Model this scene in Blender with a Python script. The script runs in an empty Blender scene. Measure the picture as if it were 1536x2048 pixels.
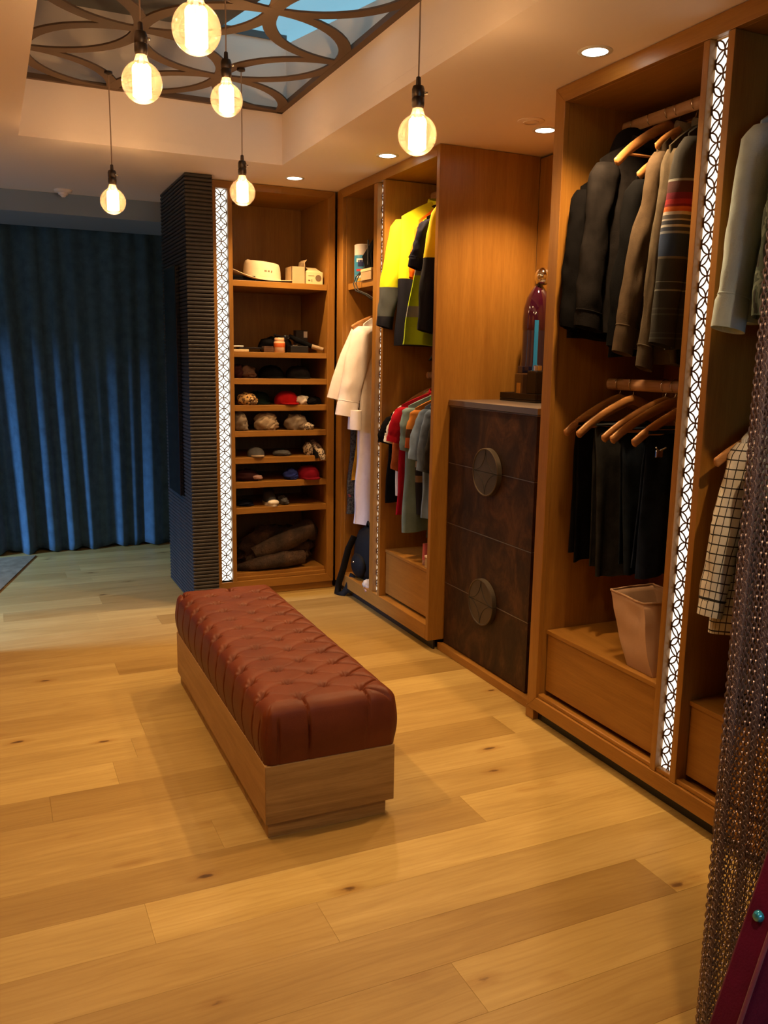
import bpy, math, random
from mathutils import Vector, Matrix, noise as mnoise
random.seed(7)
scene = bpy.context.scene
col = scene.collection
PI = math.pi
CEIL = 2.69

# ------------------------------------------------------------------ camera
cam_d = bpy.data.cameras.new('camera'); cam = bpy.data.objects.new('camera', cam_d); col.objects.link(cam)
cam_d.sensor_fit = 'HORIZONTAL'; cam_d.sensor_width = 36.0
cam_d.lens = 1712.0 / 1536 * 36.0
cam_d.clip_start = 0.02
_y, _p, _r = 0.43030883, 0.17519356, -0.01649141
_f = Vector((math.sin(_y) * math.cos(_p), math.cos(_y) * math.cos(_p), -math.sin(_p)))
_rt = Vector((math.cos(_y), -math.sin(_y), 0)); _dn = _f.cross(_rt)
_X = math.cos(_r) * _rt + math.sin(_r) * _dn; _D = -math.sin(_r) * _rt + math.cos(_r) * _dn
_m = Matrix((_X, -_D, -_f)).transposed().to_4x4(); _m.translation = (0, 0, 1.6)
cam.matrix_world = _m
scene.camera = cam

# ------------------------------------------------------------------ view, world, large lights
scene.view_settings.view_transform = 'Standard'
scene.view_settings.look = 'None'
scene.view_settings.gamma = 1.0
scene.view_settings.use_curve_mapping = False
scene.view_settings.exposure = 0.14
scene.cycles.use_denoising = True
scene.cycles.max_bounces = 10
scene.cycles.diffuse_bounces = 4
scene.cycles.transparent_max_bounces = 16
scene.cycles.sample_clamp_indirect = 4.0
scene.cycles.caustics_reflective = False
scene.cycles.caustics_refractive = False
WARM = (1.0, 0.62, 0.29)
BULB_W = 27.0
SPOT_W = 98.0
W = bpy.data.worlds.new('daylight'); scene.world = W; W.use_nodes = True
_bg = W.node_tree.nodes['Background']; _bg.inputs[0].default_value = (0.27, 0.50, 0.60, 1); _bg.inputs[1].default_value = 1.0

def area_light(name, loc, target, sx, sy, power, color):
    d = bpy.data.lights.new(name, 'AREA'); d.shape = 'RECTANGLE'; d.size = sx; d.size_y = sy
    d.energy = power; d.color = color
    o = bpy.data.objects.new(name, d); col.objects.link(o); o.location = loc
    o.rotation_euler = (Vector(target) - Vector(loc)).to_track_quat('-Z', 'Y').to_euler()
    return o
# sky light falling through the bedroom window on the left, beyond the frame
area_light('window_daylight', (-4.5, 5.75, 2.92), (0.5, 7.4, 0.4), 1.0, 0.9, 900.0, (0.25, 0.50, 1.0))
# cool daylight inferred behind the viewpoint; its unseen opening is shaped to steer it
area_light('rear_daylight', (1.25, -.85, 1.95), (2.1, 1.8, 1.85), 1.0, .9, 9.0, (0.42, 0.74, 1.0))

# ------------------------------------------------------------------ helpers
class MB:
    """collects faces, then links them as ONE mesh object"""
    def __init__(s): s.v = []; s.f = []; s.mi = []
    def add(s, vs, fs, mi=0):
        b = len(s.v); s.v += [tuple(p) for p in vs]
        for f in fs: s.f.append(tuple(b + i for i in f)); s.mi.append(mi)
        return s
    def box(s, x0, x1, y0, y1, z0, z1, mi=0):
        v = [(x, y, z) for z in (z0, z1) for y in (y0, y1) for x in (x0, x1)]
        return s.add(v, [(0, 2, 3, 1), (4, 5, 7, 6), (0, 1, 5, 4), (2, 6, 7, 3), (0, 4, 6, 2), (1, 3, 7, 5)], mi)
    def loft(s, rings, cap=True, closed=True, mi=0):
        n = len(rings[0]); v = [p for r in rings for p in r]; f = []
        for i in range(len(rings) - 1):
            for j in range(n if closed else n - 1):
                k = (j + 1) % n
                f.append((i * n + j, i * n + k, (i + 1) * n + k, (i + 1) * n + j))
        if cap:
            f.append(tuple(range(n - 1, -1, -1))); f.append(tuple((len(rings) - 1) * n + j for j in range(n)))
        return s.add(v, f, mi)
    def lathe(s, prof, c, n=24, mi=0, cap=True, axis='z', sq=(1, 1)):
        rings = []
        for r, h in prof:
            ring = []
            for j in range(n):
                a = 2 * PI * j / n; u, w = r * math.cos(a) * sq[0], r * math.sin(a) * sq[1]
                if axis == 'z': ring.append((c[0] + u, c[1] + w, c[2] + h))
                elif axis == 'x': ring.append((c[0] + h, c[1] + u, c[2] + w))
                else: ring.append((c[0] + w, c[1] + h, c[2] + u))
            rings.append(ring)
        return s.loft(rings, cap, True, mi)
    def tube(s, pts, r, n=8, mi=0, cap=True, flat=None):
        pts = [Vector(p) for p in pts]; rings = []; N = len(pts); up = None
        for i, p in enumerate(pts):
            t = (pts[min(i + 1, N - 1)] - pts[max(i - 1, 0)]).normalized()
            if up is None:
                up = Vector((0, 0, 1)) if abs(t.z) < .9 else Vector((0, 1, 0))
            a = t.cross(up).normalized(); b = a.cross(t).normalized(); up = b
            rr = r[i] if isinstance(r, (list, tuple)) else r
            fa, fb = (1, 1) if flat is None else flat
            rings.append([tuple(p + a * (rr * fa * math.cos(2 * PI * j / n)) + b * (rr * fb * math.sin(2 * PI * j / n))) for j in range(n)])
        return s.loft(rings, cap, True, mi)
    def ball(s, c, r, n=16, m=10, mi=0):
        rx, ry, rz = r if isinstance(r, (list, tuple)) else (r, r, r)
        prof = [(max(1e-4, math.sin(PI * i / m)), -math.cos(PI * i / m)) for i in range(m + 1)]
        rings = [[(c[0] + rx * q * math.cos(2 * PI * j / n), c[1] + ry * q * math.sin(2 * PI * j / n), c[2] + rz * h) for j in range(n)] for q, h in prof]
        return s.loft(rings, True, True, mi)
    def poly_extrude(s, pts, axis, a0, a1, mi=0):
        """outline (2-D) pushed along an axis: 'x' outline is (y,z), 'y' outline is (x,z), 'z' outline is (x,y)"""
        def P(p, a): return (a, p[0], p[1]) if axis == 'x' else ((p[0], a, p[1]) if axis == 'y' else (p[0], p[1], a))
        return s.loft([[P(p, a0) for p in pts], [P(p, a1) for p in pts]], True, True, mi)
    def map(s, fn): s.v = [tuple(fn(Vector(p))) for p in s.v]; return s
    uvn = None
    def mesh(s, name, mats, org=(0, 0, 0), smooth=None):
        me = bpy.data.meshes.new(name)
        me.from_pydata([(p[0] - org[0], p[1] - org[1], p[2] - org[2]) for p in s.v], [], s.f)
        for m in (mats if isinstance(mats, (list, tuple)) else [mats]): me.materials.append(m)
        me.polygons.foreach_set('material_index', s.mi)
        import bmesh
        bm = bmesh.new(); bm.from_mesh(me); bmesh.ops.recalc_face_normals(bm, faces=bm.faces); bm.to_mesh(me); bm.free()
        if smooth is not None:
            me.polygons.foreach_set('use_smooth', [True] * len(me.polygons))
            me.set_sharp_from_angle(angle=math.radians(smooth))
        if s.uvn:
            n, cu, cv = s.uvn; uv = me.uv_layers.new(name='cloth').data
            for l in me.loops:
                j = l.vertex_index % n
                uv[l.index].uv = (j / n * cu, (l.vertex_index // n) * cv)
        me.update(); return me
    def build(s, name, mats, parent=None, smooth=None, loc=None, bevel=0, label=None, kind=None):
        """geometry is written in world coordinates; the object's origin is its thing's base"""
        org = parent_org(parent) if parent else (loc or (0, 0, 0))
        me = s.mesh(name, mats, org, smooth)
        o = bpy.data.objects.new(name, me); col.objects.link(o)
        if parent: o.parent = parent
        else: o.location = org
        if bevel:
            b = o.modifiers.new('edge', 'BEVEL'); b.width = bevel; b.segments = 2; b.limit_method = 'ANGLE'; b.angle_limit = 0.7
        if label: o['label'] = label
        if kind: o['kind'] = kind
        return o

def parent_org(p):
    o = Vector((0, 0, 0))
    while p: o += p.location; p = p.parent
    return tuple(o)
def tag(o, label, cat, group=None, kind=None):
    if label: o['label'] = label
    if cat: o['category'] = cat
    if group: o['group'] = group
    if kind: o['kind'] = kind
    return o
def thing(name, label, cat, loc=(0, 0, 0), group=None):
    o = bpy.data.objects.new(name, None); col.objects.link(o); o.location = loc; o.empty_display_size = .05
    return tag(o, label, cat, group)
def structure(o, label=None): o['kind'] = 'structure'; return tag(o, label, None)
def copy_tree(o, parent=None):
    c = o.copy(); col.objects.link(c); c.parent = parent
    for ch in o.children: copy_tree(ch, c)
    return c
def empty_structure(name, label, loc=(0, 0, 0)):
    o = bpy.data.objects.new(name, None); col.objects.link(o); o.location = loc; o['kind'] = 'structure'; o['label'] = label; return o

# ------------------------------------------------------------------ materials
def newmat(name):
    m = bpy.data.materials.new(name); m.use_nodes = True; nt = m.node_tree; nt.nodes.clear()
    out = nt.nodes.new('ShaderNodeOutputMaterial'); b = nt.nodes.new('ShaderNodeBsdfPrincipled')
    nt.links.new(b.outputs[0], out.inputs[0]); return m, nt, b, out
def N(nt, t, **k):
    n = nt.nodes.new('ShaderNode' + t)
    for a, v in k.items():
        if a in n.inputs.keys(): n.inputs[a].default_value = v
        else: setattr(n, a, v)
    return n
def c4(c): return (c[0], c[1], c[2], 1)
def coords(nt, scale=(1, 1, 1), rnd=False, loc=(0, 0, 0)):
    tc = N(nt, 'TexCoord'); mp = N(nt, 'Mapping'); mp.inputs['Scale'].default_value = scale; mp.inputs['Location'].default_value = loc
    src = tc.outputs['Object']
    if rnd:
        oi = N(nt, 'ObjectInfo'); ad = N(nt, 'VectorMath', operation='MULTIPLY_ADD')
        ad.inputs[1].default_value = (37, 51, 23)
        nt.links.new(oi.outputs['Random'], ad.inputs[0]); nt.links.new(src, ad.inputs[2]); src = ad.outputs[0]
    nt.links.new(src, mp.inputs[0]); return mp.outputs[0]
def ramp(nt, fac, stops, interp='LINEAR'):
    r = N(nt, 'ValToRGB'); cr = r.color_ramp; cr.interpolation = interp
    while len(cr.elements) < len(stops): cr.elements.new(.5)
    for e, (p, c) in zip(cr.elements, stops): e.position = p; e.color = c4(c)
    nt.links.new(fac, r.inputs[0]); return r.outputs[0]
def noise(nt, vec, scale, detail=3, rough=.5, dist=0):
    n = N(nt, 'TexNoise', Scale=scale, Detail=detail, Roughness=rough, Distortion=dist); nt.links.new(vec, n.inputs['Vector']); return n.outputs[0]
def bump(nt, b, h, strength, dist=.01):
    bp = N(nt, 'Bump', Strength=strength, Distance=dist); nt.links.new(h, bp.inputs['Height']); nt.links.new(bp.outputs[0], b.inputs['Normal'])
def mixc(nt, fac, a, b, mode='MIX'):
    m = N(nt, 'Mix', data_type='RGBA', blend_type=mode)
    if isinstance(fac, (int, float)): m.inputs[0].default_value = fac
    else: nt.links.new(fac, m.inputs[0])
    for i, x in ((6, a), (7, b)):
        if isinstance(x, tuple): m.inputs[i].default_value = c4(x)
        else: nt.links.new(x, m.inputs[i])
    return m.outputs[2]
def mathn(nt, op, a, b=None):
    m = N(nt, 'Math', operation=op)
    for i, x in ((0, a), (1, b)):
        if x is None: continue
        if isinstance(x, (int, float)): m.inputs[i].default_value = x
        else: nt.links.new(x, m.inputs[i])
    return m.outputs[0]

def m_plain(name, c, rough=.5, metal=0, spec=.5, bumps=None, vary=0, coat=0):
    m, nt, b, _ = newmat(name)
    b.inputs['Base Color'].default_value = c4(c); b.inputs['Roughness'].default_value = rough
    b.inputs['Metallic'].default_value = metal; b.inputs['Specular IOR Level'].default_value = spec
    b.inputs['Coat Weight'].default_value = coat
    v = coords(nt)
    if vary:
        n = noise(nt, v, 9, 4); lo = tuple(x * (1 - vary) for x in c); hi = tuple(min(1, x * (1 + vary)) for x in c)
        nt.links.new(ramp(nt, n, [(.3, lo), (.7, hi)]), b.inputs['Base Color'])
    if bumps: bump(nt, b, noise(nt, v, bumps[0], 4), bumps[1], .004)
    return m
def m_wood(name, dark, mid, light, axis='z', rough=.38, grain=1.0, spec=.4):
    m, nt, b, _ = newmat(name)
    s = {'z': (14, 14, .9), 'y': (14, .9, 14), 'x': (.9, 14, 14)}[axis]
    v = coords(nt, s, rnd=True)
    n1 = noise(nt, v, 1.1 * grain, 5, .6, 1.2)
    v2 = coords(nt, tuple(x * 8 for x in s), rnd=True); n2 = noise(nt, v2, 1.6 * grain, 3, .6)
    c1 = ramp(nt, n1, [(.28, dark), (.5, mid), (.72, light)])
    c2 = ramp(nt, n2, [(.35, (.80, .78, .74)), (.6, (1, 1, 1))])
    nt.links.new(mixc(nt, .55, c1, c2, 'MULTIPLY'), b.inputs['Base Color'])
    b.inputs['Roughness'].default_value = rough; b.inputs['Specular IOR Level'].default_value = spec
    bump(nt, b, n2, .05, .002); return m
def m_plank():
    m, nt, b, _ = newmat('oak_plank')
    v = coords(nt, (.7, 6, 6), rnd=True); n1 = noise(nt, v, 1.3, 6, .62, 1.4)
    base = ramp(nt, n1, [(.25, (.325, .215, .066)), (.5, (.40, .280, .092)), (.78, (.47, .345, .128))])
    vw = coords(nt, (.8, 5.5, 5.5), rnd=True)
    wv = N(nt, 'TexWave', wave_type='BANDS', bands_direction='Y', Scale=2.2, Distortion=14.0, Detail=3.0); wv.inputs['Detail Scale'].default_value = 1.2
    nt.links.new(vw, wv.inputs['Vector'])
    base = mixc(nt, .30, base, ramp(nt, wv.outputs['Fac'], [(.0, (.80, .70, .56)), (.5, (1, 1, 1)), (1, (1, .98, .94))]), 'MULTIPLY')
    v2 = coords(nt, (3, 70, 70), rnd=True); n2 = noise(nt, v2, 1.2, 3, .6)
    base = mixc(nt, .5, base, ramp(nt, n2, [(.3, (.84, .79, .72)), (.6, (1, 1, 1))]), 'MULTIPLY')
    # each board its own tone
    oi = N(nt, 'ObjectInfo')
    tone = ramp(nt, oi.outputs['Random'], [(0, (.74, .66, .55)), (.35, (.93, .88, .82)), (.7, (1.0, .98, .95)), (1, (1.20, 1.20, 1.16))])
    base = mixc(nt, 1.0, base, tone, 'MULTIPLY')
    # knots
    v3 = coords(nt, (1.3, 3.3, 1), rnd=True)
    vo = N(nt, 'TexVoronoi', feature='F1', Scale=1.7, Randomness=1.0); nt.links.new(v3, vo.inputs['Vector'])
    nk = noise(nt, coords(nt, (10, 26, 10), rnd=True), 1.5, 4, .6)
    dk = mathn(nt, 'ADD', vo.outputs['Distance'], mathn(nt, 'MULTIPLY', mathn(nt, 'SUBTRACT', nk, .5), .16))
    kn = ramp(nt, dk, [(.0, (.10, .05, .025)), (.035, (.25, .14, .07)), (.065, (.80, .70, .58)), (.17, (1, 1, 1))])
    base = mixc(nt, .9, base, kn, 'MULTIPLY')
    nt.links.new(base, b.inputs['Base Color'])
    b.inputs['Roughness'].default_value = .42; b.inputs['Specular IOR Level'].default_value = .35
    bump(nt, b, n2, .06, .002); return m
def m_burl():
    m, nt, b, _ = newmat('walnut_burl')
    v = coords(nt, (1, 1, .55)); n1 = noise(nt, v, 5.5, 8, .66, 1.6)
    v2 = coords(nt, (1, 1, .6)); n2 = noise(nt, v2, 28, 4, .6, 2)
    c = ramp(nt, n1, [(.30, (.014, .007, .004)), (.48, (.040, .018, .008)), (.60, (.075, .033, .013)), (.75, (.12, .055, .02))])
    nt.links.new(mixc(nt, .6, c, ramp(nt, n2, [(.35, (.55, .5, .45)), (.6, (1, 1, 1))]), 'MULTIPLY'), b.inputs['Base Color'])
    b.inputs['Roughness'].default_value = .5; b.inputs['Specular IOR Level'].default_value = .25; return m
def m_fabric(name, c, rough=.95, weave=260, vary=.25, sheen=.0, c2=None):
    m, nt, b, _ = newmat(name)
    v = coords(nt); n = noise(nt, v, 14, 4, .6); lo = tuple(x * (1 - vary) for x in c); hi = c2 or tuple(min(1, x * (1 + vary)) for x in c)
    nt.links.new(ramp(nt, n, [(.3, lo), (.7, hi)]), b.inputs['Base Color'])
    b.inputs['Roughness'].default_value = rough; b.inputs['Specular IOR Level'].default_value = .05
    b.inputs['Sheen Weight'].default_value = sheen
    bump(nt, b, noise(nt, v, weave, 2), .25, .003); return m
def m_bands(name, stops, length, c_noise=.15):
    """horizontal colour bands up the garment; z is measured from the hem"""
    m, nt, b, _ = newmat(name)
    tc = N(nt, 'TexCoord'); sp = N(nt, 'SeparateXYZ'); nt.links.new(tc.outputs['Object'], sp.inputs[0])
    z = mathn(nt, 'DIVIDE', sp.outputs[2], length)
    c = ramp(nt, z, stops, 'CONSTANT')
    n = noise(nt, coords(nt), 20, 3)
    nt.links.new(mixc(nt, c_noise * 2, c, ramp(nt, n, [(.3, (.5, .5, .5)), (.7, (1, 1, 1))]), 'MULTIPLY'), b.inputs['Base Color'])
    b.inputs['Roughness'].default_value = .9; b.inputs['Specular IOR Level'].default_value = .2
    bump(nt, b, noise(nt, coords(nt), 260, 2), .2, .003); return m
def m_plaid(name, base, line, pz, px, wz=.13, wx=.13):
    m, nt, b, _ = newmat(name)
    tc = N(nt, 'TexCoord'); sp = N(nt, 'SeparateXYZ'); nt.links.new(tc.outputs['UV'], sp.inputs[0])
    fz = mathn(nt, 'LESS_THAN', mathn(nt, 'FRACT', mathn(nt, 'DIVIDE', mathn(nt, 'ADD', sp.outputs[1], 9.0), pz)), wz)
    xy = sp.outputs[0]
    fx = mathn(nt, 'LESS_THAN', mathn(nt, 'FRACT', mathn(nt, 'DIVIDE', mathn(nt, 'ADD', xy, 9.0), px)), wx)
    f = mathn(nt, 'MAXIMUM', fz, fx)
    nt.links.new(mixc(nt, f, base, line), b.inputs['Base Color']); b.inputs['Roughness'].default_value = .9
    bump(nt, b, noise(nt, coords(nt), 240, 2), .2, .003); return m
def m_emit(name, c, s, sample=True):
    m = bpy.data.materials.new(name); m.use_nodes = True; nt = m.node_tree; nt.nodes.clear()
    out = nt.nodes.new('ShaderNodeOutputMaterial'); e = N(nt, 'Emission', Strength=s); e.inputs[0].default_value = c4(c)
    nt.links.new(e.outputs[0], out.inputs[0])
    if not sample: m.cycles.emission_sampling = 'NONE'
    return m
def m_bulb_glass():
    m = bpy.data.materials.new('amber_bulb_glass'); m.use_nodes = True; nt = m.node_tree; nt.nodes.clear()
    out = nt.nodes.new('ShaderNodeOutputMaterial')
    tr = N(nt, 'BsdfTransparent'); tr.inputs[0].default_value = (1.0, .90, .76, 1)
    tl = N(nt, 'BsdfTranslucent'); tl.inputs[0].default_value = (1.0, .66, .42, 1)
    gl = N(nt, 'BsdfGlossy', Roughness=.05); gl.inputs[0].default_value = (1, .95, .88, 1)
    m1 = N(nt, 'MixShader'); m1.inputs[0].default_value = .075
    nt.links.new(tr.outputs[0], m1.inputs[1]); nt.links.new(tl.outputs[0], m1.inputs[2])
    lw = N(nt, 'LayerWeight', Blend=.35); fr = mathn(nt, 'MULTIPLY', lw.outputs['Fresnel'], .55)
    m2 = N(nt, 'MixShader'); nt.links.new(fr, m2.inputs[0]); nt.links.new(m1.outputs[0], m2.inputs[1]); nt.links.new(gl.outputs[0], m2.inputs[2])
    nt.links.new(m2.outputs[0], out.inputs[0]); return m
def m_clear_glass(name, tint=(.9, .97, 1)):
    m = bpy.data.materials.new(name); m.use_nodes = True; nt = m.node_tree; nt.nodes.clear()
    out = nt.nodes.new('ShaderNodeOutputMaterial')
    tr = N(nt, 'BsdfTransparent'); tr.inputs[0].default_value = c4(tint); gl = N(nt, 'BsdfGlossy', Roughness=.02)
    m2 = N(nt, 'MixShader'); m2.inputs[0].default_value = .05
    nt.links.new(tr.outputs[0], m2.inputs[1]); nt.links.new(gl.outputs[0], m2.inputs[2])
    nt.links.new(m2.outputs[0], out.inputs[0]); return m

VD, VM, VL = (.262, .116, .019), (.312, .143, .0245), (.362, .173, .033)
M = dict(
    veneer=m_wood('veneer_upright', VD, VM, VL, 'z'), veneer_y=m_wood('veneer_along_y', VD, VM, VL, 'y'), veneer_x=m_wood('veneer_along_x', VD, VM, VL, 'x'),
    plank=m_plank(), burl=m_burl(),
    oak_x=m_wood('bench_oak_x', (.17, .088, .026), (.31, .18, .058), (.42, .265, .095), 'x', .45, 1.1), oak_y=m_wood('bench_oak_y', (.25, .135, .042), (.35, .20, .07), (.42, .25, .095), 'y', .45, .8),
    paint=m_plain('ceiling_paint', (.88, .75, .67), .75, bumps=(60, .05)), wall=m_plain('wall_paint', (.62, .54, .46), .8),
    shaft=m_plain('shaft_paint', (.80, .70, .62), .8), roofgrey=m_plain('dark_grey_roof', (.10, .105, .11), .7),
    bulkhead=m_plain('bulkhead_paint', (.24, .30, .37), .8),
    fret=m_plain('fretwork_brown', (.10, .062, .038), .6, spec=.25), slat=m_plain('charcoal_slat', (.034, .029, .027), .45, spec=.35, vary=.2),
    black=m_plain('black_satin', (.008, .008, .009), .4), blackmat=m_plain('black_matt', (.012, .012, .012), .8), gloss=m_plain('black_gloss', (.006, .006, .008), .08),
    leather=None, iron=m_plain('dark_bronze', (.075, .055, .042), .38, .9), chrome=m_plain('chrome', (.75, .74, .72), .18, 1),
    pewter=m_plain('pewter', (.12, .095, .07), .5, .8, vary=.15), edge=m_plain('aluminium_edge', (.30, .25, .22), .35, .8),
    lattice=m_plain('lattice_metal', (.10, .055, .035), .5, .5),
    panel_light=m_emit('light_panel', (1.0, .91, .76), 1.6), lamp=m_emit('downlight_lens', (1.0, .90, .72), 14, False), filament=m_emit('hot_filament', (1.0, .80, .46), 16, False),
    glass=m_bulb_glass(), pane=m_clear_glass('skylight_glass'), cord=m_plain('cord_brown', (.34, .22, .14), .8),
    hanger=m_wood('hanger_wood', (.34, .15, .045), (.45, .21, .07), (.52, .27, .10), 'x', .35), rail=m_wood('rail_wood', (.36, .20, .11), (.44, .26, .15), (.5, .31, .18), 'y', .4),
    curtain=m_fabric('curtain_fabric', (.055, .105, .145), weave=170, vary=.22, sheen=.1), floor_sheet=m_fabric('floor_sheet_grey', (.19, .145, .085), weave=120),
    chain=m_plain('chain_bronze', (.24, .185, .19), .42, .8), velvet=m_fabric('plum_velvet', (.085, .003, .026), .75, 200, .2, .05), piping=m_fabric('plum_piping', (.16, .04, .07), .6, 200, .1, .2),
    crystal=m_plain('blue_crystal', (.01, .25, .40), .05, .3, coat=1),
    white=m_plain('white_plastic', (.72, .70, .66), .4), 
)
def m_leather():
    m, nt, b, _ = newmat('rust_leather')
    v = coords(nt); n = noise(nt, v, 7, 4, .6)
    nt.links.new(ramp(nt, n, [(.3, (.090, .0175, .0045)), (.7, (.132, .029, .0075))]), b.inputs['Base Color'])
    b.inputs['Roughness'].default_value = .5; b.inputs['Specular IOR Level'].default_value = .22
    vo = N(nt, 'TexVoronoi', Scale=260.0); nt.links.new(v, vo.inputs['Vector']); bump(nt, b, vo.outputs['Distance'], .12, .002); return m
M['leather'] = m_leather()
# ================================================================== the room
# ---- floor: oak boards running across the room, each board its own object
floor = MB().box(-3.2, 2.85, -1.6, 7.75, -.06, -.016).build('floor', m_plain('subfloor', (.05, .03, .015), .9)); structure(floor, 'floor of wide oak boards')
KNOWN = {0: 1.045, 1: 1.84, 2: .80, 3: .33, 4: 1.51, 5: .62, 6: 1.30, 10: .525, 14: .517, 21: .59}
RW, GAP = .1945, .00015
_rng = random.Random(11)
for k in range(-16, 32):
    y0 = 1.60 + RW * k
    if y0 + RW > 7.7: continue
    j = KNOWN.get(k, _rng.uniform(0, 1.9)); xl = -.42 if y0 < 4.9 else -3.1
    xs = [xl] + [j + 1.9 * n for n in range(-4, 4) if xl + .05 < j + 1.9 * n < 2.75] + [2.8]
    for a, b in zip(xs[:-1], xs[1:]):
        c = .0005; x0, x1, y1, yy = a + GAP, b - GAP, y0 + RW - GAP, y0 + GAP
        mb = MB()
        mb.loft([[(x0, yy, -.016), (x1, yy, -.016), (x1, y1, -.016), (x0, y1, -.016)], [(x0, yy, -c), (x1, yy, -c), (x1, y1, -c), (x0, y1, -c)],
                 [(x0 + c, yy + c, 0), (x1 - c, yy + c, 0), (x1 - c, y1 - c, 0), (x0 + c, y1 - c, 0)]])
        o = bpy.data.objects.new('plank', mb.mesh('plank', M['plank'], ((a + b) / 2, y0, 0))); col.objects.link(o)
        o.parent = floor; o.location = ((a + b) / 2, y0, 0)

# ---- ceiling with the recessed tray
HX0, HX1, HY0, HY1 = .205, 1.595, 1.29, 4.95
mb = MB()
mb.box(-3.2, HX0, -1.6, 7.75, CEIL, CEIL + .05); mb.box(HX1, 2.85, -1.6, 7.75, CEIL, CEIL + .05)
mb.box(HX0, HX1, -1.6, HY0, CEIL, CEIL + .05); mb.box(HX0, HX1, HY1, 7.75, CEIL, CEIL + .05)
structure(mb.build('ceiling', M['paint']), 'painted plaster ceiling around a recessed tray')
FZ = 2.965
mb = MB()
mb.box(HX0 - .05, HX0, HY0, HY1, CEIL + .0502, FZ); mb.box(HX1, HX1 + .05, HY0, HY1, CEIL + .0502, FZ)
mb.box(HX0 - .05, HX1 + .05, HY1, HY1 + .05, CEIL + .0502, FZ); mb.box(HX0 - .05, HX1 + .05, HY0 - .05, HY0, CEIL + .0502, FZ)
structure(mb.build('trim_1', M['paint']), 'painted upstand of the recessed ceiling tray')
# ---- light shaft and roof glazing above the fretwork
def roof_z(y): return 3.345 - .163 * (4.95 - y)
sx0, sx1, sy0, sy1 = HX0 - .02, HX1 + .03, HY0, HY1 + .01
mb = MB()
mb.box(sx0 - .06, sx0, sy0 - .06, sy1 + .06, FZ, 3.6); mb.box(sx1, sx1 + .06, sy0 - .06, sy1 + .06, FZ, 3.02)
mb.loft([[(sx1, 3.0, 3.02), (sx1 + .06, 3.0, 3.02), (sx1 + .06, sy1 + .06, 3.02), (sx1, sy1 + .06, 3.02)], [(sx1, 3.0, roof_z(3.0)), (sx1 + .06, 3.0, roof_z(3.0)), (sx1 + .06, sy1 + .06, roof_z(sy1)), (sx1, sy1 + .06, roof_z(sy1))]])
mb.box(sx0 - .06, sx1 + .06, sy1, sy1 + .06, FZ, 3.35); mb.box(sx0 - .06, sx1 + .06, sy0 - .06, sy0, FZ, 3.1)
structure(mb.build('wall_skylight', M['shaft']), 'grey painted walls of the skylight shaft')
mb = MB()
def slope_slab(x0, x1, y0, y1, t, mi=0): mb.loft([[(x0, y0, roof_z(y0)), (x1, y0, roof_z(y0)), (x1, y0, roof_z(y0) + t), (x0, y0, roof_z(y0) + t)], [(x0, y1, roof_z(y1)), (x1, y1, roof_z(y1)), (x1, y1, roof_z(y1) + t), (x0, y1, roof_z(y1) + t)]], mi=mi)
slope_slab(sx0 - .06, 1.20, 3.0, sy1 + .06, .06); mb.box(sx0 - .06, sx1 + .06, sy0 - .06, 3.0, 3.02, 3.10)
structure(mb.build('ceiling_skylight', M['roofgrey']), 'dark grey sloping roof lining beside the skylight glass')
win = empty_structure('window_1', 'skylight of clear glass showing blue sky', (1.4, 4.0, 3.2))
mb = MB(); slope_slab(1.20, sx1 + .06, 3.0, sy1 + .06, .012); mb.map(lambda p: p + Vector((0, 0, .02))).build('pane', M['pane'], win)
mb = MB(); slope_slab(1.20, 1.225, 3.0, sy1 + .05, .035); slope_slab(1.20, sx1, sy1 - .012, sy1 + .03, .035); mb.build('frame', M['roofgrey'], win)

# ---- fretwork of overlapping circles
def circles(mb, u0, u1, v0, v1, a, cu, cv, w, t, fn, seg=12, mi=0):
    """rings of radius a on a checkerboard of spacing a, kept inside the rectangle; fn(u, v, depth) places a point"""
    i0, i1 = int((u0 - cu) / a) - 2, int((u1 - cu) / a) + 2; j0, j1 = int((v0 - cv) / a) - 2, int((v1 - cv) / a) + 2
    n = 4 * seg
    cl = lambda u, v: (min(max(u, u0), u1), min(max(v, v0), v1))
    for i in range(i0, i1 + 1):
        for j in range(j0, j1 + 1):
            if (i + j) % 2: continue
            x, y = cu + i * a, cv + j * a; lay = ((i % 4) * 2 + (j % 4) // 2) * t * .02
            for k in range(n):
                A, B = 2 * PI * k / n, 2 * PI * (k + 1) / n; mu, mv = x + a * math.cos((A + B) / 2), y + a * math.sin((A + B) / 2)
                if not (u0 <= mu <= u1 and v0 <= mv <= v1): continue
                q = [cl(x + r * math.cos(T), y + r * math.sin(T)) for T, r in ((A, a - w), (A, a + w), (B, a + w), (B, a - w))]
                vs = [fn(p[0], p[1], lay) for p in q] + [fn(p[0], p[1], t + lay) for p in q]
                mb.add(vs, [(0, 1, 2, 3), (7, 6, 5, 4), (1, 5, 6, 2), (0, 3, 7, 4)], mi)
fw = thing('ceiling_fretwork', 'brown fretwork screen of overlapping circles below the skylight', 'screen', (.9, 3.1, FZ))
mb = MB(); circles(mb, HX0 + .015, HX1 - .003, HY0, HY1, .4525, 1.12, 4.93, .029, .008, lambda u, v, d: (u, v, FZ + d), 14)
mb.build('circle_tracery', M['fret'], fw)
mb = MB(); mb.box(HX0, HX0 + .022, HY0, HY1, FZ - .001, FZ + .024); mb.box(HX1 - .035, HX1, HY0, HY1, FZ - .001, FZ + .024); mb.box(HX0, HX1, HY1 - .025, HY1, FZ - .001, FZ + .024); mb.box(HX0, HX1, HY0, HY0 + .03, FZ - .001, FZ + .024)
mb.build('border', M['fret'], fw)

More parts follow.
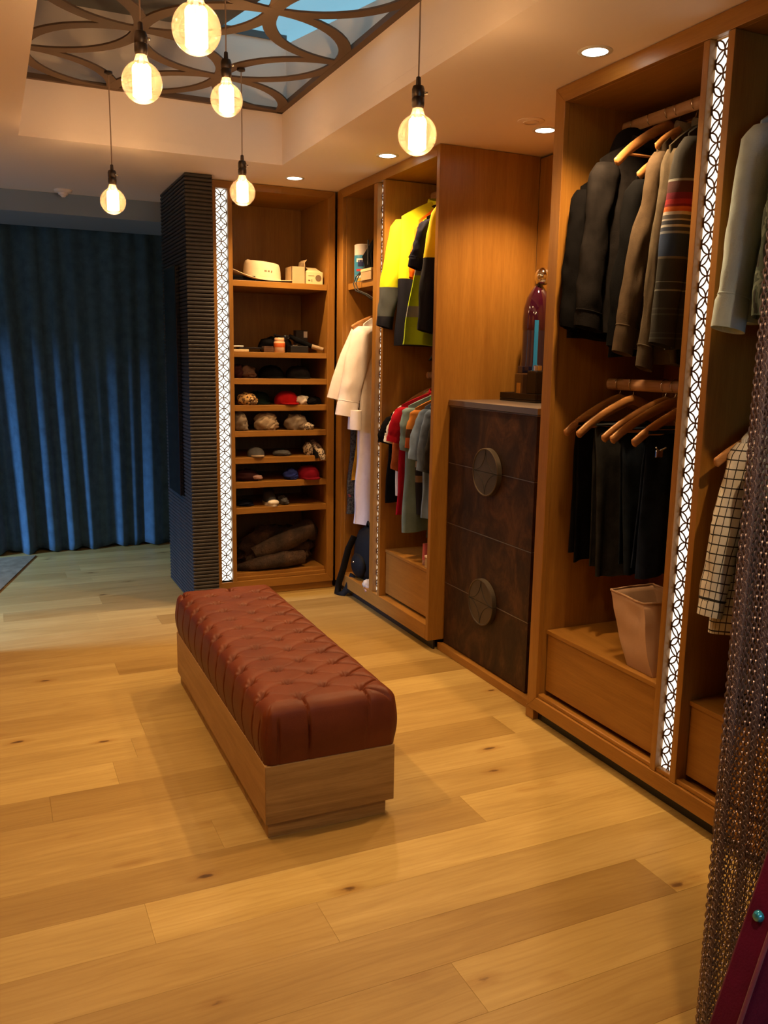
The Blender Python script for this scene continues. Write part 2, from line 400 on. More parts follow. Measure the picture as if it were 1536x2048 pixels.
# ---- walls (most of them beyond the frame, they close the room for the light)
structure(MB().box(-.46, -.36, -1.6, 5.0, 0, CEIL).build('wall_left', M['veneer_y']), 'wall of the left side, beyond the frame')
structure(MB().box(2.80, 2.90, -1.6, 7.75, 0, CEIL).build('wall_right', M['wall']), 'wall behind the wardrobes')
mb = MB(); mb.box(-.46, .55, -.75, -.6, 0, CEIL); mb.box(1.95, 2.85, -.75, -.6, 0, CEIL); mb.box(.55, 1.95, -.75, -.6, 2.4, CEIL); mb.box(.55, 1.95, -.75, -.6, 0, 1.35)
structure(mb.build('wall_near', M['wall']), 'wall behind the viewpoint, with a high opening added for the daylight')
structure(MB().box(-3.2, 2.85, 7.66, 7.75, 0, CEIL).build('wall_far', M['bulkhead']), 'wall behind the long curtain')
structure(MB().box(-3.2, -.36, 4.9, 5.0, 0, CEIL).build('wall_bedroom', M['wall']), 'wall of the bedroom, beyond the frame')
mb = MB(); mb.box(-3.2, -3.1, 5.0, 7.75, 0, 1.45); mb.box(-3.2, -3.1, 5.0, 7.75, 2.3, CEIL); mb.box(-3.2, -3.1, 5.0, 5.25, 1.45, 2.3); mb.box(-3.2, -3.1, 7.2, 7.75, 1.45, 2.3)
structure(mb.build('wall_window', M['wall']), 'wall with the bedroom window, beyond the frame')
structure(MB().box(1.29, 2.80, 6.14, 6.24, 0, CEIL).build('wall_back', M['wall']), 'wall behind the shelf cabinet')
structure(MB().box(-3.1, 2.8, 6.523, 7.22, 2.553, CEIL).build('trim_2', M['bulkhead']), 'grey bulkhead hiding the curtain track')
structure(MB().box(2.20, 2.80, 6.24, 7.66, 0, CEIL).build('wall_bedroom_right', M['wall']), 'bedroom wall hidden behind the ribbed column')

# ---- ribbed column: charcoal slats round a core, black flat panel on its side
colm = empty_structure('ribbed_column', 'square column clad in horizontal charcoal slats', (1.21, 5.8, 0))
CX0, CX1, CY0, CY1 = 1.130, 1.298, 5.40, 6.20
MB().box(CX0 + .012, CX1, CY0 + .012, CY1, .001, CEIL - .001).build('core', M['blackmat'], colm)
SH = .0232; ns = int(CEIL / SH)
mb = MB(); r = []
for (d, z) in ((.012, .0012), (.003, .003), (0, .008), (0, SH - .008), (.003, SH - .003), (.012, SH - .0012)):
    r.append([(CX0 + d - 1.21, CY0 + d - 5.8, z), (CX1 - 1.21, CY0 + d - 5.8, z), (CX1 - 1.21, CY1 - 5.8, z), (CX0 + d - 1.21, CY1 - 5.8, z)])
mb.loft(r); sm = mb.mesh('slat', M['slat'])
for k in range(ns):
    o = bpy.data.objects.new('slat', sm); col.objects.link(o); o.parent = colm; o.location = (0, 0, k * CEIL / ns)
mb = MB(); mb.box(CX0 - .028, CX0 - .001, 5.62, 5.995, .70, 2.17); mb.build('side_panel', M['gloss'], colm, bevel=.004, label='black flat panel on the column side')

# ---- curtain: deep uneven folds
def curtain():
    mb = MB(); nx, nz = 760, 46; x0, x1 = -2.9, 2.15; zt, zb = 2.66, .012
    rg = random.Random(5); ph = [rg.uniform(0, 6.28) for _ in range(8)]
    def y(x, h):            # h 0 top .. 1 bottom; folds deepen and wander towards the hem
        xx = x - .075 * h + .06 * h * math.sin(x * 3.1 + ph[4]) + .03 * math.sin(x * 7 + ph[5]) * h
        f = math.sin(xx * 26 + ph[0] + 1.9 * math.sin(xx * 3.3 + ph[1]) + 1.1 * math.sin(xx * 7.3 + ph[7])); g = math.sin(xx * 41 + ph[2] + 1.3 * math.sin(xx * 5.1 + ph[6]))
        s = math.copysign(abs(f) ** .8, f) * (.75 + .45 * math.sin(xx * 4.7 + ph[6]))
        return 7.42 + (.024 + .034 * h ** .8) * s + (.014 + .012 * h) * g + .02 * math.sin(x * 9 + ph[3]) * h
    V = []
    for k in range(nz + 1):
        h = k / nz; z = zt + (zb - zt) * h
        for i in range(nx + 1):
            x = x0 + (x1 - x0) * i / nx; V.append((x, y(x, h), z + (.012 * math.sin(x * 23) if k == nz else 0)))
    mb.add(V, [(k * (nx + 1) + i, k * (nx + 1) + i + 1, (k + 1) * (nx + 1) + i + 1, (k + 1) * (nx + 1) + i) for k in range(nz) for i in range(nx)])
    o = mb.build('curtain', M['curtain'], None, 80, (-.4, 7.41, 0))
    s = o.modifiers.new('cloth', 'SOLIDIFY'); s.thickness = .003
    tag(o, 'long dark blue-grey curtain hanging in folds below the bulkhead', 'curtain')
curtain()
# ---- flat dark sheet over the corner of the bedroom floor
mb = MB(); pts = [(-2.6, 5.4), (-.245, 5.40), (.262, 7.28), (-2.6, 7.28)]
mb.poly_extrude(pts, 'z', .0005, .010); tag(mb.build('floor_sheet', M['floor_sheet'], None, None, (-1, 6.5, 0)), 'flat dark grey sheet on the floor in front of the curtain', 'floor_sheet')

# ---- ceiling fittings
def downlight(i, x, y, label, on=True):
    t = thing('downlight', label, 'downlight', (x, y, CEIL), 'recessed downlights')
    MB().lathe([(.046, -.004), (.058, -.004), (.062, -.001), (.062, 0), (.046, 0)], (x, y, CEIL), 28, cap=False).build('trim_ring', M['white'], t, 40)
    MB().lathe([(.001, -.002), (.046, -.002), (.046, -.0005), (.001, -.0005)], (x, y, CEIL), 28).build('lens', M['lamp'], t, 40)
    d = bpy.data.lights.new('downlight_beam', 'SPOT'); d.energy = SPOT_W; d.color = WARM; d.spot_size = math.radians(118); d.spot_blend = .75; d.shadow_soft_size = .035
    l = bpy.data.objects.new('downlight_beam', d); col.objects.link(l); l.parent = t; l.location = (0, 0, -.012)
for i, (x, y, lab) in enumerate([(2.02, 2.673, 'glowing downlight nearest the right-hand wardrobe top'), (2.47, 3.62, 'glowing downlight above the recess of the drawer chest'),
                                 (2.027, 4.447, 'glowing downlight above the hi-vis clothes bay'), (1.771, 5.251, 'glowing downlight above the shelf cabinet corner'),
                                 (.05, 2.673, 'downlight of the opposite row, beyond the frame'), (.05, 4.447, 'downlight of the opposite row above the bench end, beyond the frame'),
                                 (1.0, .75, 'downlight near the viewpoint, beyond the frame'), (2.02, .9, 'downlight near the chain curtain, beyond the frame')]):
    downlight(i, x, y, lab)
sd = thing('smoke_detector', 'small white smoke detector on the ceiling by the bulkhead', 'detector', (.524, 6.383, CEIL))
MB().lathe([(.001, -.032), (.03, -.032), (.034, -.018), (.052, -.016), (.058, -.008), (.058, 0), (.001, 0)], (.524, 6.383, CEIL), 24).build('housing', M['paint'], sd, 50)
MB().lathe([(.001, -.046), (.012, -.046), (.022, -.034), (.022, -.031), (.001, -.031)], (.524, 6.383, CEIL), 16).build('sensor_cap', M['paint'], sd, 50)
sv = thing('ceiling_vent', 'flat round beige vent beside the downlight above the recess', 'vent', (2.325, 3.523, CEIL))
MB().lathe([(.001, -.006), (.05, -.006), (.062, -.003), (.062, 0), (.001, 0)], (2.325, 3.523, CEIL), 28).build('cover', M['paint'], sv, 50)
MB().lathe([(.030, -.009), (.036, -.009), (.036, -.005), (.030, -.005)], (2.325, 3.523, CEIL), 28, cap=False).build('ring', M['paint'], sv, 50)

# ---- pendants
def pendant(x, y, z, label):
    """z is the centre of the globe"""
    t = thing('pendant_lamp', label, 'lamp', (x, y, z), 'filament globe pendants')
    R = .0625; prof = []
    for k in range(0, 17):
        a = -PI / 2 + (PI * .865) * k / 16; prof.append((max(.0008, R * math.cos(a)), R * math.sin(a)))
    prof += [(.0215, .063), (.0185, .072), (.0168, .080), (.016, .090)]
    g = MB().lathe(prof, (x, y, z), 32, cap=False).build('glass_globe', M['glass'], t, 80)
    mb = MB()
    for k in range(15):
        a = 2 * PI * k / 15; q = .0245
        mb.tube([(x + q * .9 * math.cos(a), y + q * .9 * math.sin(a), z + .046), (x + q * math.cos(a), y + q * math.sin(a), z + .04), (x + q * math.cos(a), y + q * math.sin(a), z - .042)], .0042, 6)
    mb.build('filament', M['filament'], t, 60)
    MB().lathe([(.001, .040), (.006, .042), (.007, .06), (.004, .088), (.001, .088)], (x, y, z), 12).build('filament_stem', m_bulb_stem, t, 60)
    MB().lathe([(.0165, .078), (.019, .084), (.0205, .092), (.0205, .108), (.019, .112), (.0205, .115), (.0205, .136), (.017, .146), (.0085, .150), (.0075, .172), (.004, .175)], (x, y, z), 20).build('socket', M['iron'], t, 40)
    mb = MB(); mb.box(x + .0125, x + .0185, y - .019, y - .0165, z + .121, z + .129); mb.tube([(x + .017, y - .0115, z + .125), (x + .026, y - .017, z + .125)], .004, 8); mb.build('switch', M['chrome'], t, 40)
    MB().tube([(x, y, z + .172), (x + .001, y, z + .3), (x, y, FZ - .012)], .0027, 6).build('cord', M['cord'], t, 60)
    MB().lathe([(.001, 0), (.02, 0), (.02, -.010), (.004, -.016), (.001, -.016)], (x, y, FZ), 14).build('cord_grip', M['iron'], t, 50)
    d = bpy.data.lights.new('bulb_light', 'POINT'); d.energy = BULB_W; d.color = WARM; d.shadow_soft_size = .03
    l = bpy.data.objects.new('bulb_light', d); col.objects.link(l); l.parent = t
m_bulb_stem = m_emit('glowing_stem', (1, .62, .25), 2.2, False)
for x, y, z, lab in [(.615, 4.648, 2.361, 'lowest globe pendant, in front of the dark curtain'), (1.183, 4.302, 2.399, 'globe pendant hanging in front of the shelf cabinet'),
                     (.907, 3.513, 2.592, 'globe pendant inside the ceiling tray, third from the curtain'), (.488, 2.929, 2.443, 'globe pendant in front of the fretwork corner, below the highest one'),
                     (.533, 2.357, 2.425, 'largest globe pendant, cut by the top of the picture'), (1.294, 2.611, 2.313, 'globe pendant nearest the right-hand wardrobes')]:
    pendant(x, y, z, lab)
# ================================================================== bench
def bench():
    cx, cy, Lh, Wh = 1.001, 3.335, .775, .2365; rot = math.radians(-.45)
    def turn(p):
        q = p - Vector((cx, cy, 0)); return Vector((cx + q.x * math.cos(rot) - q.y * math.sin(rot), cy + q.x * math.sin(rot) + q.y * math.cos(rot), q.z))
    t = thing('upholstered_bench', 'long bench with buttoned rust leather top on an oak box base', 'bench', (cx, cy, 0))
    X0, X1, Y0, Y1, ZB, ZT = cx - Wh, cx + Wh, cy - Lh, cy + Lh, .056, .264
    th = .018
    # mitred side and end boards of the box
    def board(a, b, c, d, z0, z1, mat, bv=.0015):
        mb = MB(); mb.loft([[(*a, z0), (*b, z0), (*c, z0), (*d, z0)], [(*a, z1), (*b, z1), (*c, z1), (*d, z1)]]); mb.map(turn).build('side_board', M[mat], t, bevel=bv)
    g = .0006
    board((X0, Y0 + g), (X0, Y1 - g), (X0 + th, Y1 - th - g), (X0 + th, Y0 + th + g), ZB, ZT, 'oak_y'); board((X1, Y0 + g), (X1, Y1 - g), (X1 - th, Y1 - th - g), (X1 - th, Y0 + th + g), ZB, ZT, 'oak_y')
    board((X0 + g, Y0), (X1 - g, Y0), (X1 - th - g, Y0 + th), (X0 + th + g, Y0 + th), ZB, ZT, 'oak_x'); board((X0 + g, Y1), (X1 - g, Y1), (X1 - th - g, Y1 - th), (X0 + th + g, Y1 - th), ZB, ZT, 'oak_x')
    MB().box(X0 + th, X1 - th, Y0 + th, Y1 - th, ZB + .004, ZT - .006).map(turn).build('inner_box', M['oak_y'], t)
    MB().box(X0 + .012, X1 - .028, Y0 + .012, Y1 - .012, .001, ZB).map(turn).build('plinth', M['oak_x'], t)
    # --- cushion
    zt, zb, r = .474, ZT + .001, .062
    ox = .006; a0, a1, b0, b1 = X0 - ox + .004, X1 + ox + .004, Y0 - .002, Y1 + .004
    colsA, colsB = (.905, 1.128), (.792, 1.017); P = .134
    btn = [(x, 2.622 + P * k) for x in colsA for k in range(12)] + [(x, 2.689 + P * k) for x in colsB for k in range(11)]
    btn = [(x, y) for x, y in btn if y < b1 - .045]
    inner = [q for q in btn if q[0] > .85]
    segs = []; strong = {}
    for i, p in enumerate(btn):
        for q in btn[i + 1:]:
            if .08 < abs(p[0] - q[0]) < .15 and abs(p[1] - q[1]) < .085:
                a_, b_ = (p, q) if min(abs(p[0] - c) for c in colsA) < .01 else (q, p)
                strong[(p, q)] = 1.0 if b_[1] < a_[1] else .10; segs.append((p, q))
    for p in btn:                                   # pleats running from the outer buttons to the edges
        if p[0] < .85: segs.append((p, (a0, p[1])))
        if abs(p[0] - .905) < .01: pass
        if p[0] > 1.1: segs.append((p, (a1 - .03, p[1] - .06))); segs.append((p, (a1 - .03, p[1] + .06)))
    for p in btn:
        if p[1] < 2.64: segs.append((p, (p[0] + .012, b0)))
        if p[1] > b1 - .10: segs.append((p, (p[0], b1)))
    grid = {}
    for s in segs:
        (xa, ya), (xb, yb) = s
        for gx in range(int((min(xa, xb) - .03) / .05), int((max(xa, xb) + .03) / .05) + 1):
            for gy in range(int((min(ya, yb) - .03) / .05), int((max(ya, yb) + .03) / .05) + 1): grid.setdefault((gx, gy), []).append(s)
    bg = {}
    for q in btn:
        for gx in range(int((q[0] - .07) / .05), int((q[0] + .07) / .05) + 1):
            for gy in range(int((q[1] - .07) / .05), int((q[1] + .07) / .05) + 1): bg.setdefault((gx, gy), []).append(q)
    def top(x, y):
        e = min(x - a0, a1 - x, y - b0, b1 - y); rr = r if (y - b0) > .001 else r
        def er(d, R): return 0 if d >= R else R - math.sqrt(max(0, R * R - (R - d) ** 2))
        h = zt - math.hypot(er(min(x - a0, a1 - x), .060), er(min(y - b0, b1 - y), .052)) * .93
        cellk = (int(x / .05), int(y / .05)); dep = 0
        puff = 0
        for (xa, ya), (xb, yb) in grid.get(cellk, ()):
            dx, dy = xb - xa, yb - ya; L2 = dx * dx + dy * dy; u = max(0, min(1, ((x - xa) * dx + (y - ya) * dy) / L2))
            # folds sag into an arc between two buttons
            wt = strong.get(((xa, ya), (xb, yb)), .8); bow = .020 * math.sin(PI * u) if wt == 1.0 else 0
            d = math.hypot(x - xa - u * dx, y - ya - u * dy - bow)
            dep = max(dep, wt * (.013 * math.exp(-(d / .0036) ** 2) + .0045 * math.exp(-(d / .015) ** 2)))
        bd = 0
        for qx, qy in bg.get(cellk, ()):
            d = math.hypot(x - qx, y - qy); ang = math.atan2(y - qy, x - qx)
            bd = max(bd, .018 * math.exp(-(d / .017) ** 2) + (.0016 * math.sin(ang * 9) * math.exp(-((d - .022) / .012) ** 2)))
        return h - max(dep, 0) - bd + .0012 * mnoise.noise((x * 16, y * 16, 0))
    nx, ny = 170, 500
    def sp(n, lo, hi, R):                            # tighter spacing over the rolled edges
        out = []
        for i in range(n + 1):
            u = i / n; out.append(lo + (hi - lo) * (u - .10 * math.sin(2 * PI * u) / (2 * PI) * 1.6))
        return out
    xs, ys = sp(nx, a0, a1, r), sp(ny, b0, b1, r); cr = .034
    pleatY = [2.605] + [2.689 + P * k for k in range(11)]
    def plan(x, y):
        qx = min(max(x, a0 + cr), a1 - cr); qy = min(max(y, b0 + cr), b1 - cr); dx, dy = x - qx, y - qy; d = math.hypot(dx, dy)
        if abs(dx) > 1e-9 and abs(dy) > 1e-9:
            m = max(abs(dx), abs(dy)); return qx + dx / d * m, qy + dy / d * m
        return x, y
    V = []; F = []
    for y in ys:
        for x in xs: px, py = plan(x, y); V.append((px, py, top(x, y)))
    w = nx + 1
    F += [(j * w + i, j * w + i + 1, (j + 1) * w + i + 1, (j + 1) * w + i) for j in range(ny) for i in range(nx)]
    per = [i for i in range(nx + 1)] + [j * w + nx for j in range(1, ny + 1)] + [ny * w + i for i in range(nx - 1, -1, -1)] + [j * w for j in range(ny - 1, 0, -1)]
    n = len(per); last = per
    for k in range(1, 11):
        h = k / 10; cur = []
        for idx in per:
            x, y, z = V[idx]; bulge = .010 * math.sin(PI * min(1, h * 1.05)) - .004 * h; nxr = -1 if x < a0 + .02 else (1 if x > a1 - .02 else 0); nyr = -1 if y < b0 + .02 else (1 if y > b1 - .02 else 0)
            fold = 0
            if nxr: fold = max(.011 * math.exp(-((y - py) / .0042) ** 2) for py in pleatY) if nxr < 0 else max(.007 * math.exp(-((y - py) / .005) ** 2) for py in pleatY)
            elif nyr: fold = max(.011 * math.exp(-((x - q) / .0045) ** 2) * s for q, s in ((.917, 1), (1.128, .35), (.810, .8)))
            if nxr or nyr:
                q = (bulge - fold * (.35 + .65 * math.sin(PI * min(1, h + .15)))) / max(1, math.hypot(nxr, nyr)); x, y = x + nxr * q, y + nyr * q
            V.append((x, y, z + (zb - z) * h)); cur.append(len(V) - 1)
        F += [(last[i], last[(i + 1) % n], cur[(i + 1) % n], cur[i]) for i in range(n)]; last = cur
    mb = MB(); mb.add(V, F); mb.map(turn).build('cushion', M['leather'], t, 60, label='buttoned rust leather cushion')
    for i, (x, y) in enumerate(inner):
        z = top(x, y)
        MB().lathe([(.001, .0065), (.006, .0055), (.010, .003), (.011, -.002)], (x, y, z - .003), 12, cap=False).map(turn).build('button', M['leather'], t, 60)
bench()

# ================================================================== joinery helpers
def light_strip(parent, axis, fx, u0, z0, z1, name='light_strip'):
    """backlit pierced metal strip .075 wide in a slot; axis 'x': runs in a front plane y=fx; 'y': in a front plane x=fx"""
    u1 = u0 + .075; d0 = .030; uc = (u0 + u1) / 2
    pt = (lambda u, v, d: (u, fx + d0 + d, v)) if axis == 'x' else (lambda u, v, d: (fx + d0 + d, u, v))
    mb = MB(); n = round((z1 - z0) / .0699)
    circles(mb, u0 + .0005, u1 - .0005, z0, z1, (z1 - z0) / n / 2, uc, z0, .0024, .0022, pt, 7)
    st = mb.build(name, M['lattice'], parent, label='backlit metal lattice strip')
    mb = MB()
    if axis == 'x': mb.box(u0, u1, fx + d0 + .0038, fx + d0 + .007, z0, z1)
    else: mb.box(fx + d0 + .0038, fx + d0 + .007, u0, u1, z0, z1)
    o = mb.build('light_panel', M['panel_light'], st)
def bx(parent, name, mat, *b, bevel=.0015, label=None): return MB().box(*b).build(name, M[mat] if isinstance(mat, str) else mat, parent, bevel=bevel, label=label)
def mitre_frame(parent, axis, f, u0, u1, z0, z1, wl, wr, wt, wb, d):
    """four mitred boards round an opening; axis 'x' lies in plane y=f, 'y' in plane x=f; boards go d deep"""
    A, B, Cc, D = (u0, z0), (u1, z0), (u1, z1), (u0, z1); a, b, c, e = (u0 + wl, z0 + wb), (u1 - wr, z0 + wb), (u1 - wr, z1 - wt), (u0 + wl, z1 - wt)
    for nm, q, mt in (('bottom_rail', (A, B, b, a), 'h'), ('post', (B, Cc, c, b), 'v'), ('top_rail', (Cc, D, e, c), 'h'), ('post', (D, A, a, e), 'v')):
        if nm == 'post' and ((q is not None) and abs(q[0][0] - q[3][0]) < 1e-4): continue
        mat = 'veneer' if mt == 'v' else ('veneer_x' if axis == 'x' else 'veneer_y')
        MB().poly_extrude(q, 'y' if axis == 'x' else 'x', f, f + d).build(nm, M[mat], parent, bevel=.0018)

# ================================================================== shelf cabinet on the far wall
SY = 5.53
cab = thing('shelf_cabinet', 'tall open shelf cabinet with a lit lattice strip beside the ribbed column', 'cabinet', (1.73, SY, 0))
mitre_frame(cab, 'x', SY, 1.302, 2.148, .05, CEIL - .002, .04, .045, .045, .055, .022)
bx(cab, 'stile', 'veneer', 1.342, 1.3495, SY + .002, SY + .06, .105, 2.645); bx(cab, 'stile', 'veneer', 1.4255, 1.452, SY + .002, SY + .06, .105, 2.645)
light_strip(cab, 'x', SY, 1.35, .113, 2.643)
bx(cab, 'strip_cap', 'veneer_x', 1.35, 1.425, SY + .003, SY + .06, 2.6432, 2.647, bevel=0)
bx(cab, 'inner_stile', 'veneer', 2.097, 2.105, SY + .004, SY + .06, .105, 2.645, bevel=0)
bx(cab, 'side_panel', 'veneer', 1.425, 1.449, SY + .06, 6.10, .10, 2.66); bx(cab, 'side_panel', 'veneer', 2.100, 2.122, SY + .03, 6.10, .10, 2.66)
bx(cab, 'back_panel', 'veneer', 1.449, 2.10, 6.085, 6.10, .10, 2.66); bx(cab, 'top_panel', 'veneer_x', 1.449, 2.10, SY + .022, 6.085, 2.645, 2.66)
for zt, zb in ((2.093, 2.055), (1.641, 1.606), (1.469, 1.431), (1.294, 1.256), (1.124, 1.086), (.946, .907), (.782, .742), (.607, .567)):
    bx(cab, 'shelf', 'veneer_x', 1.4525, 2.0965, SY + .012, 6.084, zb, zt)
bx(cab, 'bottom_board', 'veneer_x', 1.4525, 2.0965, SY + .045, 6.084, .105, .150); bx(cab, 'bottom_board', 'veneer_x', 1.4525, 2.0965, SY + .0225, SY + .0445, .105, .128)
bx(cab, 'kick_board', 'veneer_x', 1.302, 2.148, SY + .014, SY + .03, .001, .0495)
# ================================================================== hanging wardrobe, far bays (hi-vis clothes and robe)
FX, BXK = 2.15, 2.76
wf = thing('hanging_wardrobe', 'two-bay hanging wardrobe between the drawer chest and the shelf cabinet', 'wardrobe', (2.4, 4.77, 0))
mitre_frame(wf, 'y', FX, 4.105, 5.465, .056, CEIL - .002, .0001, .07, .055, .085, .022)
bx(wf, 'end_panel', 'veneer', FX, BXK, 4.072, 4.104, .056, CEIL - .002, bevel=.002)
bx(wf, 'corner_strip', 'veneer', FX + .012, FX + .03, 5.466, 5.528, .056, CEIL - .002, bevel=0)
bx(wf, 'divider', 'veneer', FX + .002, FX + .06, 4.853, 4.905, .1415, 2.632); bx(wf, 'divider', 'veneer', FX + .002, BXK, 4.745, 4.7775, .1415, 2.632)
bx(wf, 'divider', 'veneer', FX + .06, BXK, 4.853, 4.87, .1415, 2.632)
light_strip(wf, 'y', FX, 4.7775, .128, 2.624)
bx(wf, 'back_panel', 'veneer', BXK, BXK + .015, 4.105, 5.50, .056, 2.66); bx(wf, 'side_panel', 'veneer', FX + .022, BXK, 5.385, 5.405, .10, 2.66)
bx(wf, 'top_panel', 'veneer_y', FX + .022, BXK, 4.105, 5.40, 2.636, 2.655); bx(wf, 'floor_panel', 'veneer_y', FX + .022, BXK, 4.105, 5.385, .118, .1405)
bx(wf, 'shelf', 'veneer_y', FX + .035, BXK - .001, 4.871, 5.384, 2.052, 2.092)
dr = bx(wf, 'drawer', 'veneer_y', FX + .045, FX + .065, 4.112, 4.742, .158, .420); bx(dr, 'drawer_box', 'veneer_y', FX + .066, BXK - .01, 4.115, 4.739, .162, .40)
bx(wf, 'drawer_top', 'veneer_y', FX + .04, BXK - .001, 4.108, 4.7445, .422, .440)
bx(wf, 'kick_board', 'black', FX + .04, FX + .05, 4.08, 5.5, .001, .055, bevel=0)
for nm, y0, y1, z in (('hanging_rail', 4.106, 4.744, 2.565), ('hanging_rail', 4.106, 4.744, 1.515), ('hanging_rail', 4.871, 5.384, 1.93)):
    MB().tube([(2.46, y0, z), (2.46, y1, z)], .016, 12, flat=(.8, 1.3)).build(nm, M['rail'], wf, 50)
# ================================================================== drawer chest in its recess
ch = thing('drawer_chest', 'dark burl chest of four drawers with two round pewter handles', 'chest of drawers', (2.5, 3.66, 0))
GX = 2.245
for k, (z0, z1) in enumerate(((.045, .388), (.3925, .7285), (.733, 1.058), (1.0625, 1.362))):
    d = MB().box(GX, GX + .02, 3.245, 4.060, z0, z1).build('drawer', M['burl'], ch, bevel=.0015)
    bx(d, 'edge_strip', 'edge', GX - .0012, GX + .02, 3.245, 4.060, z1 + .0004, z1 + .0034, bevel=0)
    # each disc is cut along the drawer joint: half of it on either drawer
    zc = 1.060 if k >= 2 else .390; up = 1 if k in (1, 3) else -1; cy_, R = 3.64, .121
    mb = MB(); pts = []
    for i in range(25):
        a = PI * i / 24; pts.append((cy_ + R * math.cos(a), zc + up * (.0011 + R * math.sin(a) * .985)))
    mb.poly_extrude(pts, 'x', GX - .024, GX - .002)
    ring = [(cy_ + (R - .004) * math.cos(PI * i / 24), zc + up * (.0011 + (R - .004) * math.sin(PI * i / 24) * .985)) for i in range(25)]
    mb.tube([(GX - .024, p[0], p[1]) for p in ring], .0045, 6)
    # engraved four-pointed star: two arcs per half
    for s in (1, -1):
        arc = [(cy_ + s * (R - R * math.sin(PI / 2 * i / 10)), zc + up * (R - R * math.cos(PI / 2 * i / 10)) * 1.0) for i in range(11)]
        arc = [(cy_ + s * (R * .93) * (1 - math.sin(PI / 2 * i / 10)), zc + up * (.002 + R * .93 * (1 - math.cos(PI / 2 * i / 10)))) for i in range(11)]
        mb.tube([(GX - .0245, p[0], p[1]) for p in arc], .0014, 5, mi=1)
    mb.build('handle', [M['pewter'], M['blackmat']], d, 40, label='half of a round pewter handle')
bx(ch, 'top', 'edge', GX - .006, BXK - .002, 3.236, 4.069, 1.3685, 1.398, bevel=.002)
bx(ch, 'carcass', 'black', GX + .021, BXK - .002, 3.24, 4.065, .04, 1.368, bevel=0)
bx(ch, 'base_rail', 'veneer_y', 2.212, 2.232, 3.12, 4.071, .001, .042); bx(ch, 'base_rail', 'veneer_y', 2.2325, BXK - .002, 3.12, 4.071, .020, .039, bevel=0)
rc = empty_structure('wall_recess', 'timber lining behind and beside the drawer chest', (2.76, 3.6, 0))
bx(rc, 'panel', 'veneer', BXK, BXK + .015, 3.12, 4.071, .04, CEIL - .012)
# ================================================================== near wardrobe
wn = thing('hanging_wardrobe', 'near hanging wardrobe with coats, trousers and a lit lattice strip', 'wardrobe', (2.4, 2.3, 0))
mitre_frame(wn, 'y', FX, 1.36, 3.086, .058, CEIL - .002, .065, .066, .062, .062, .024)
bx(wn, 'bottom_board', 'veneer_y', FX + .010, FX + .04, 1.43, 3.018, .1205, .138, bevel=.004)
bx(wn, 'side_panel', 'veneer', FX + .024, BXK, 3.024, 3.086, .058, CEIL - .003); bx(wn, 'side_panel', 'veneer', FX + .024, BXK, 1.36, 1.40, .058, CEIL - .003)
bx(wn, 'divider', 'veneer', FX + .003, FX + .06, 2.2585, 2.285, .1205, 2.625); bx(wn, 'divider', 'veneer', FX + .06, BXK, 2.2585, 2.2755, .1205, 2.625)
bx(wn, 'divider', 'veneer', FX + .003, BXK, 2.155, 2.183, .1205, 2.625)
light_strip(wn, 'y', FX, 2.1834, .122, 2.622)
bx(wn, 'back_panel', 'veneer', BXK, BXK + .015, 1.36, 3.086, .058, 2.66); bx(wn, 'top_panel', 'veneer_y', FX + .024, BXK, 1.40, 3.024, 2.626, 2.645)
bx(wn, 'floor_panel', 'veneer_y', FX + .04, BXK, 1.40, 3.024, .105, .1203)
for y0, y1 in ((2.292, 3.016), (1.408, 2.150)):
    d = bx(wn, 'drawer', 'veneer_y', FX + .048, FX + .068, y0, y1, .150, .412); bx(d, 'drawer_box', 'veneer_y', FX + .069, BXK - .01, y0 + .004, y1 - .004, .154, .392)
    bx(wn, 'drawer_top', 'veneer_y', FX + .042, BXK - .001, y0 - .004, y1 + .004, .4135, .432)
bx(wn, 'kick_board', 'black', FX + .04, FX + .05, 1.36, 3.05, .001, .0575, bevel=0); bx(wn, 'kick_return', 'veneer', FX + .012, FX + .06, 3.05, 3.11, .001, .0575)
for y0, y1, z in ((2.2762, 3.023, 2.56), (2.2762, 3.023, 1.515), (1.401, 2.154, 2.56), (1.401, 2.154, 1.49)):
    MB().tube([(2.455, y0, z), (2.455, y1, z)], .019, 12, flat=(.7, 1.25)).build('hanging_rail', M['rail'], wn, 50)
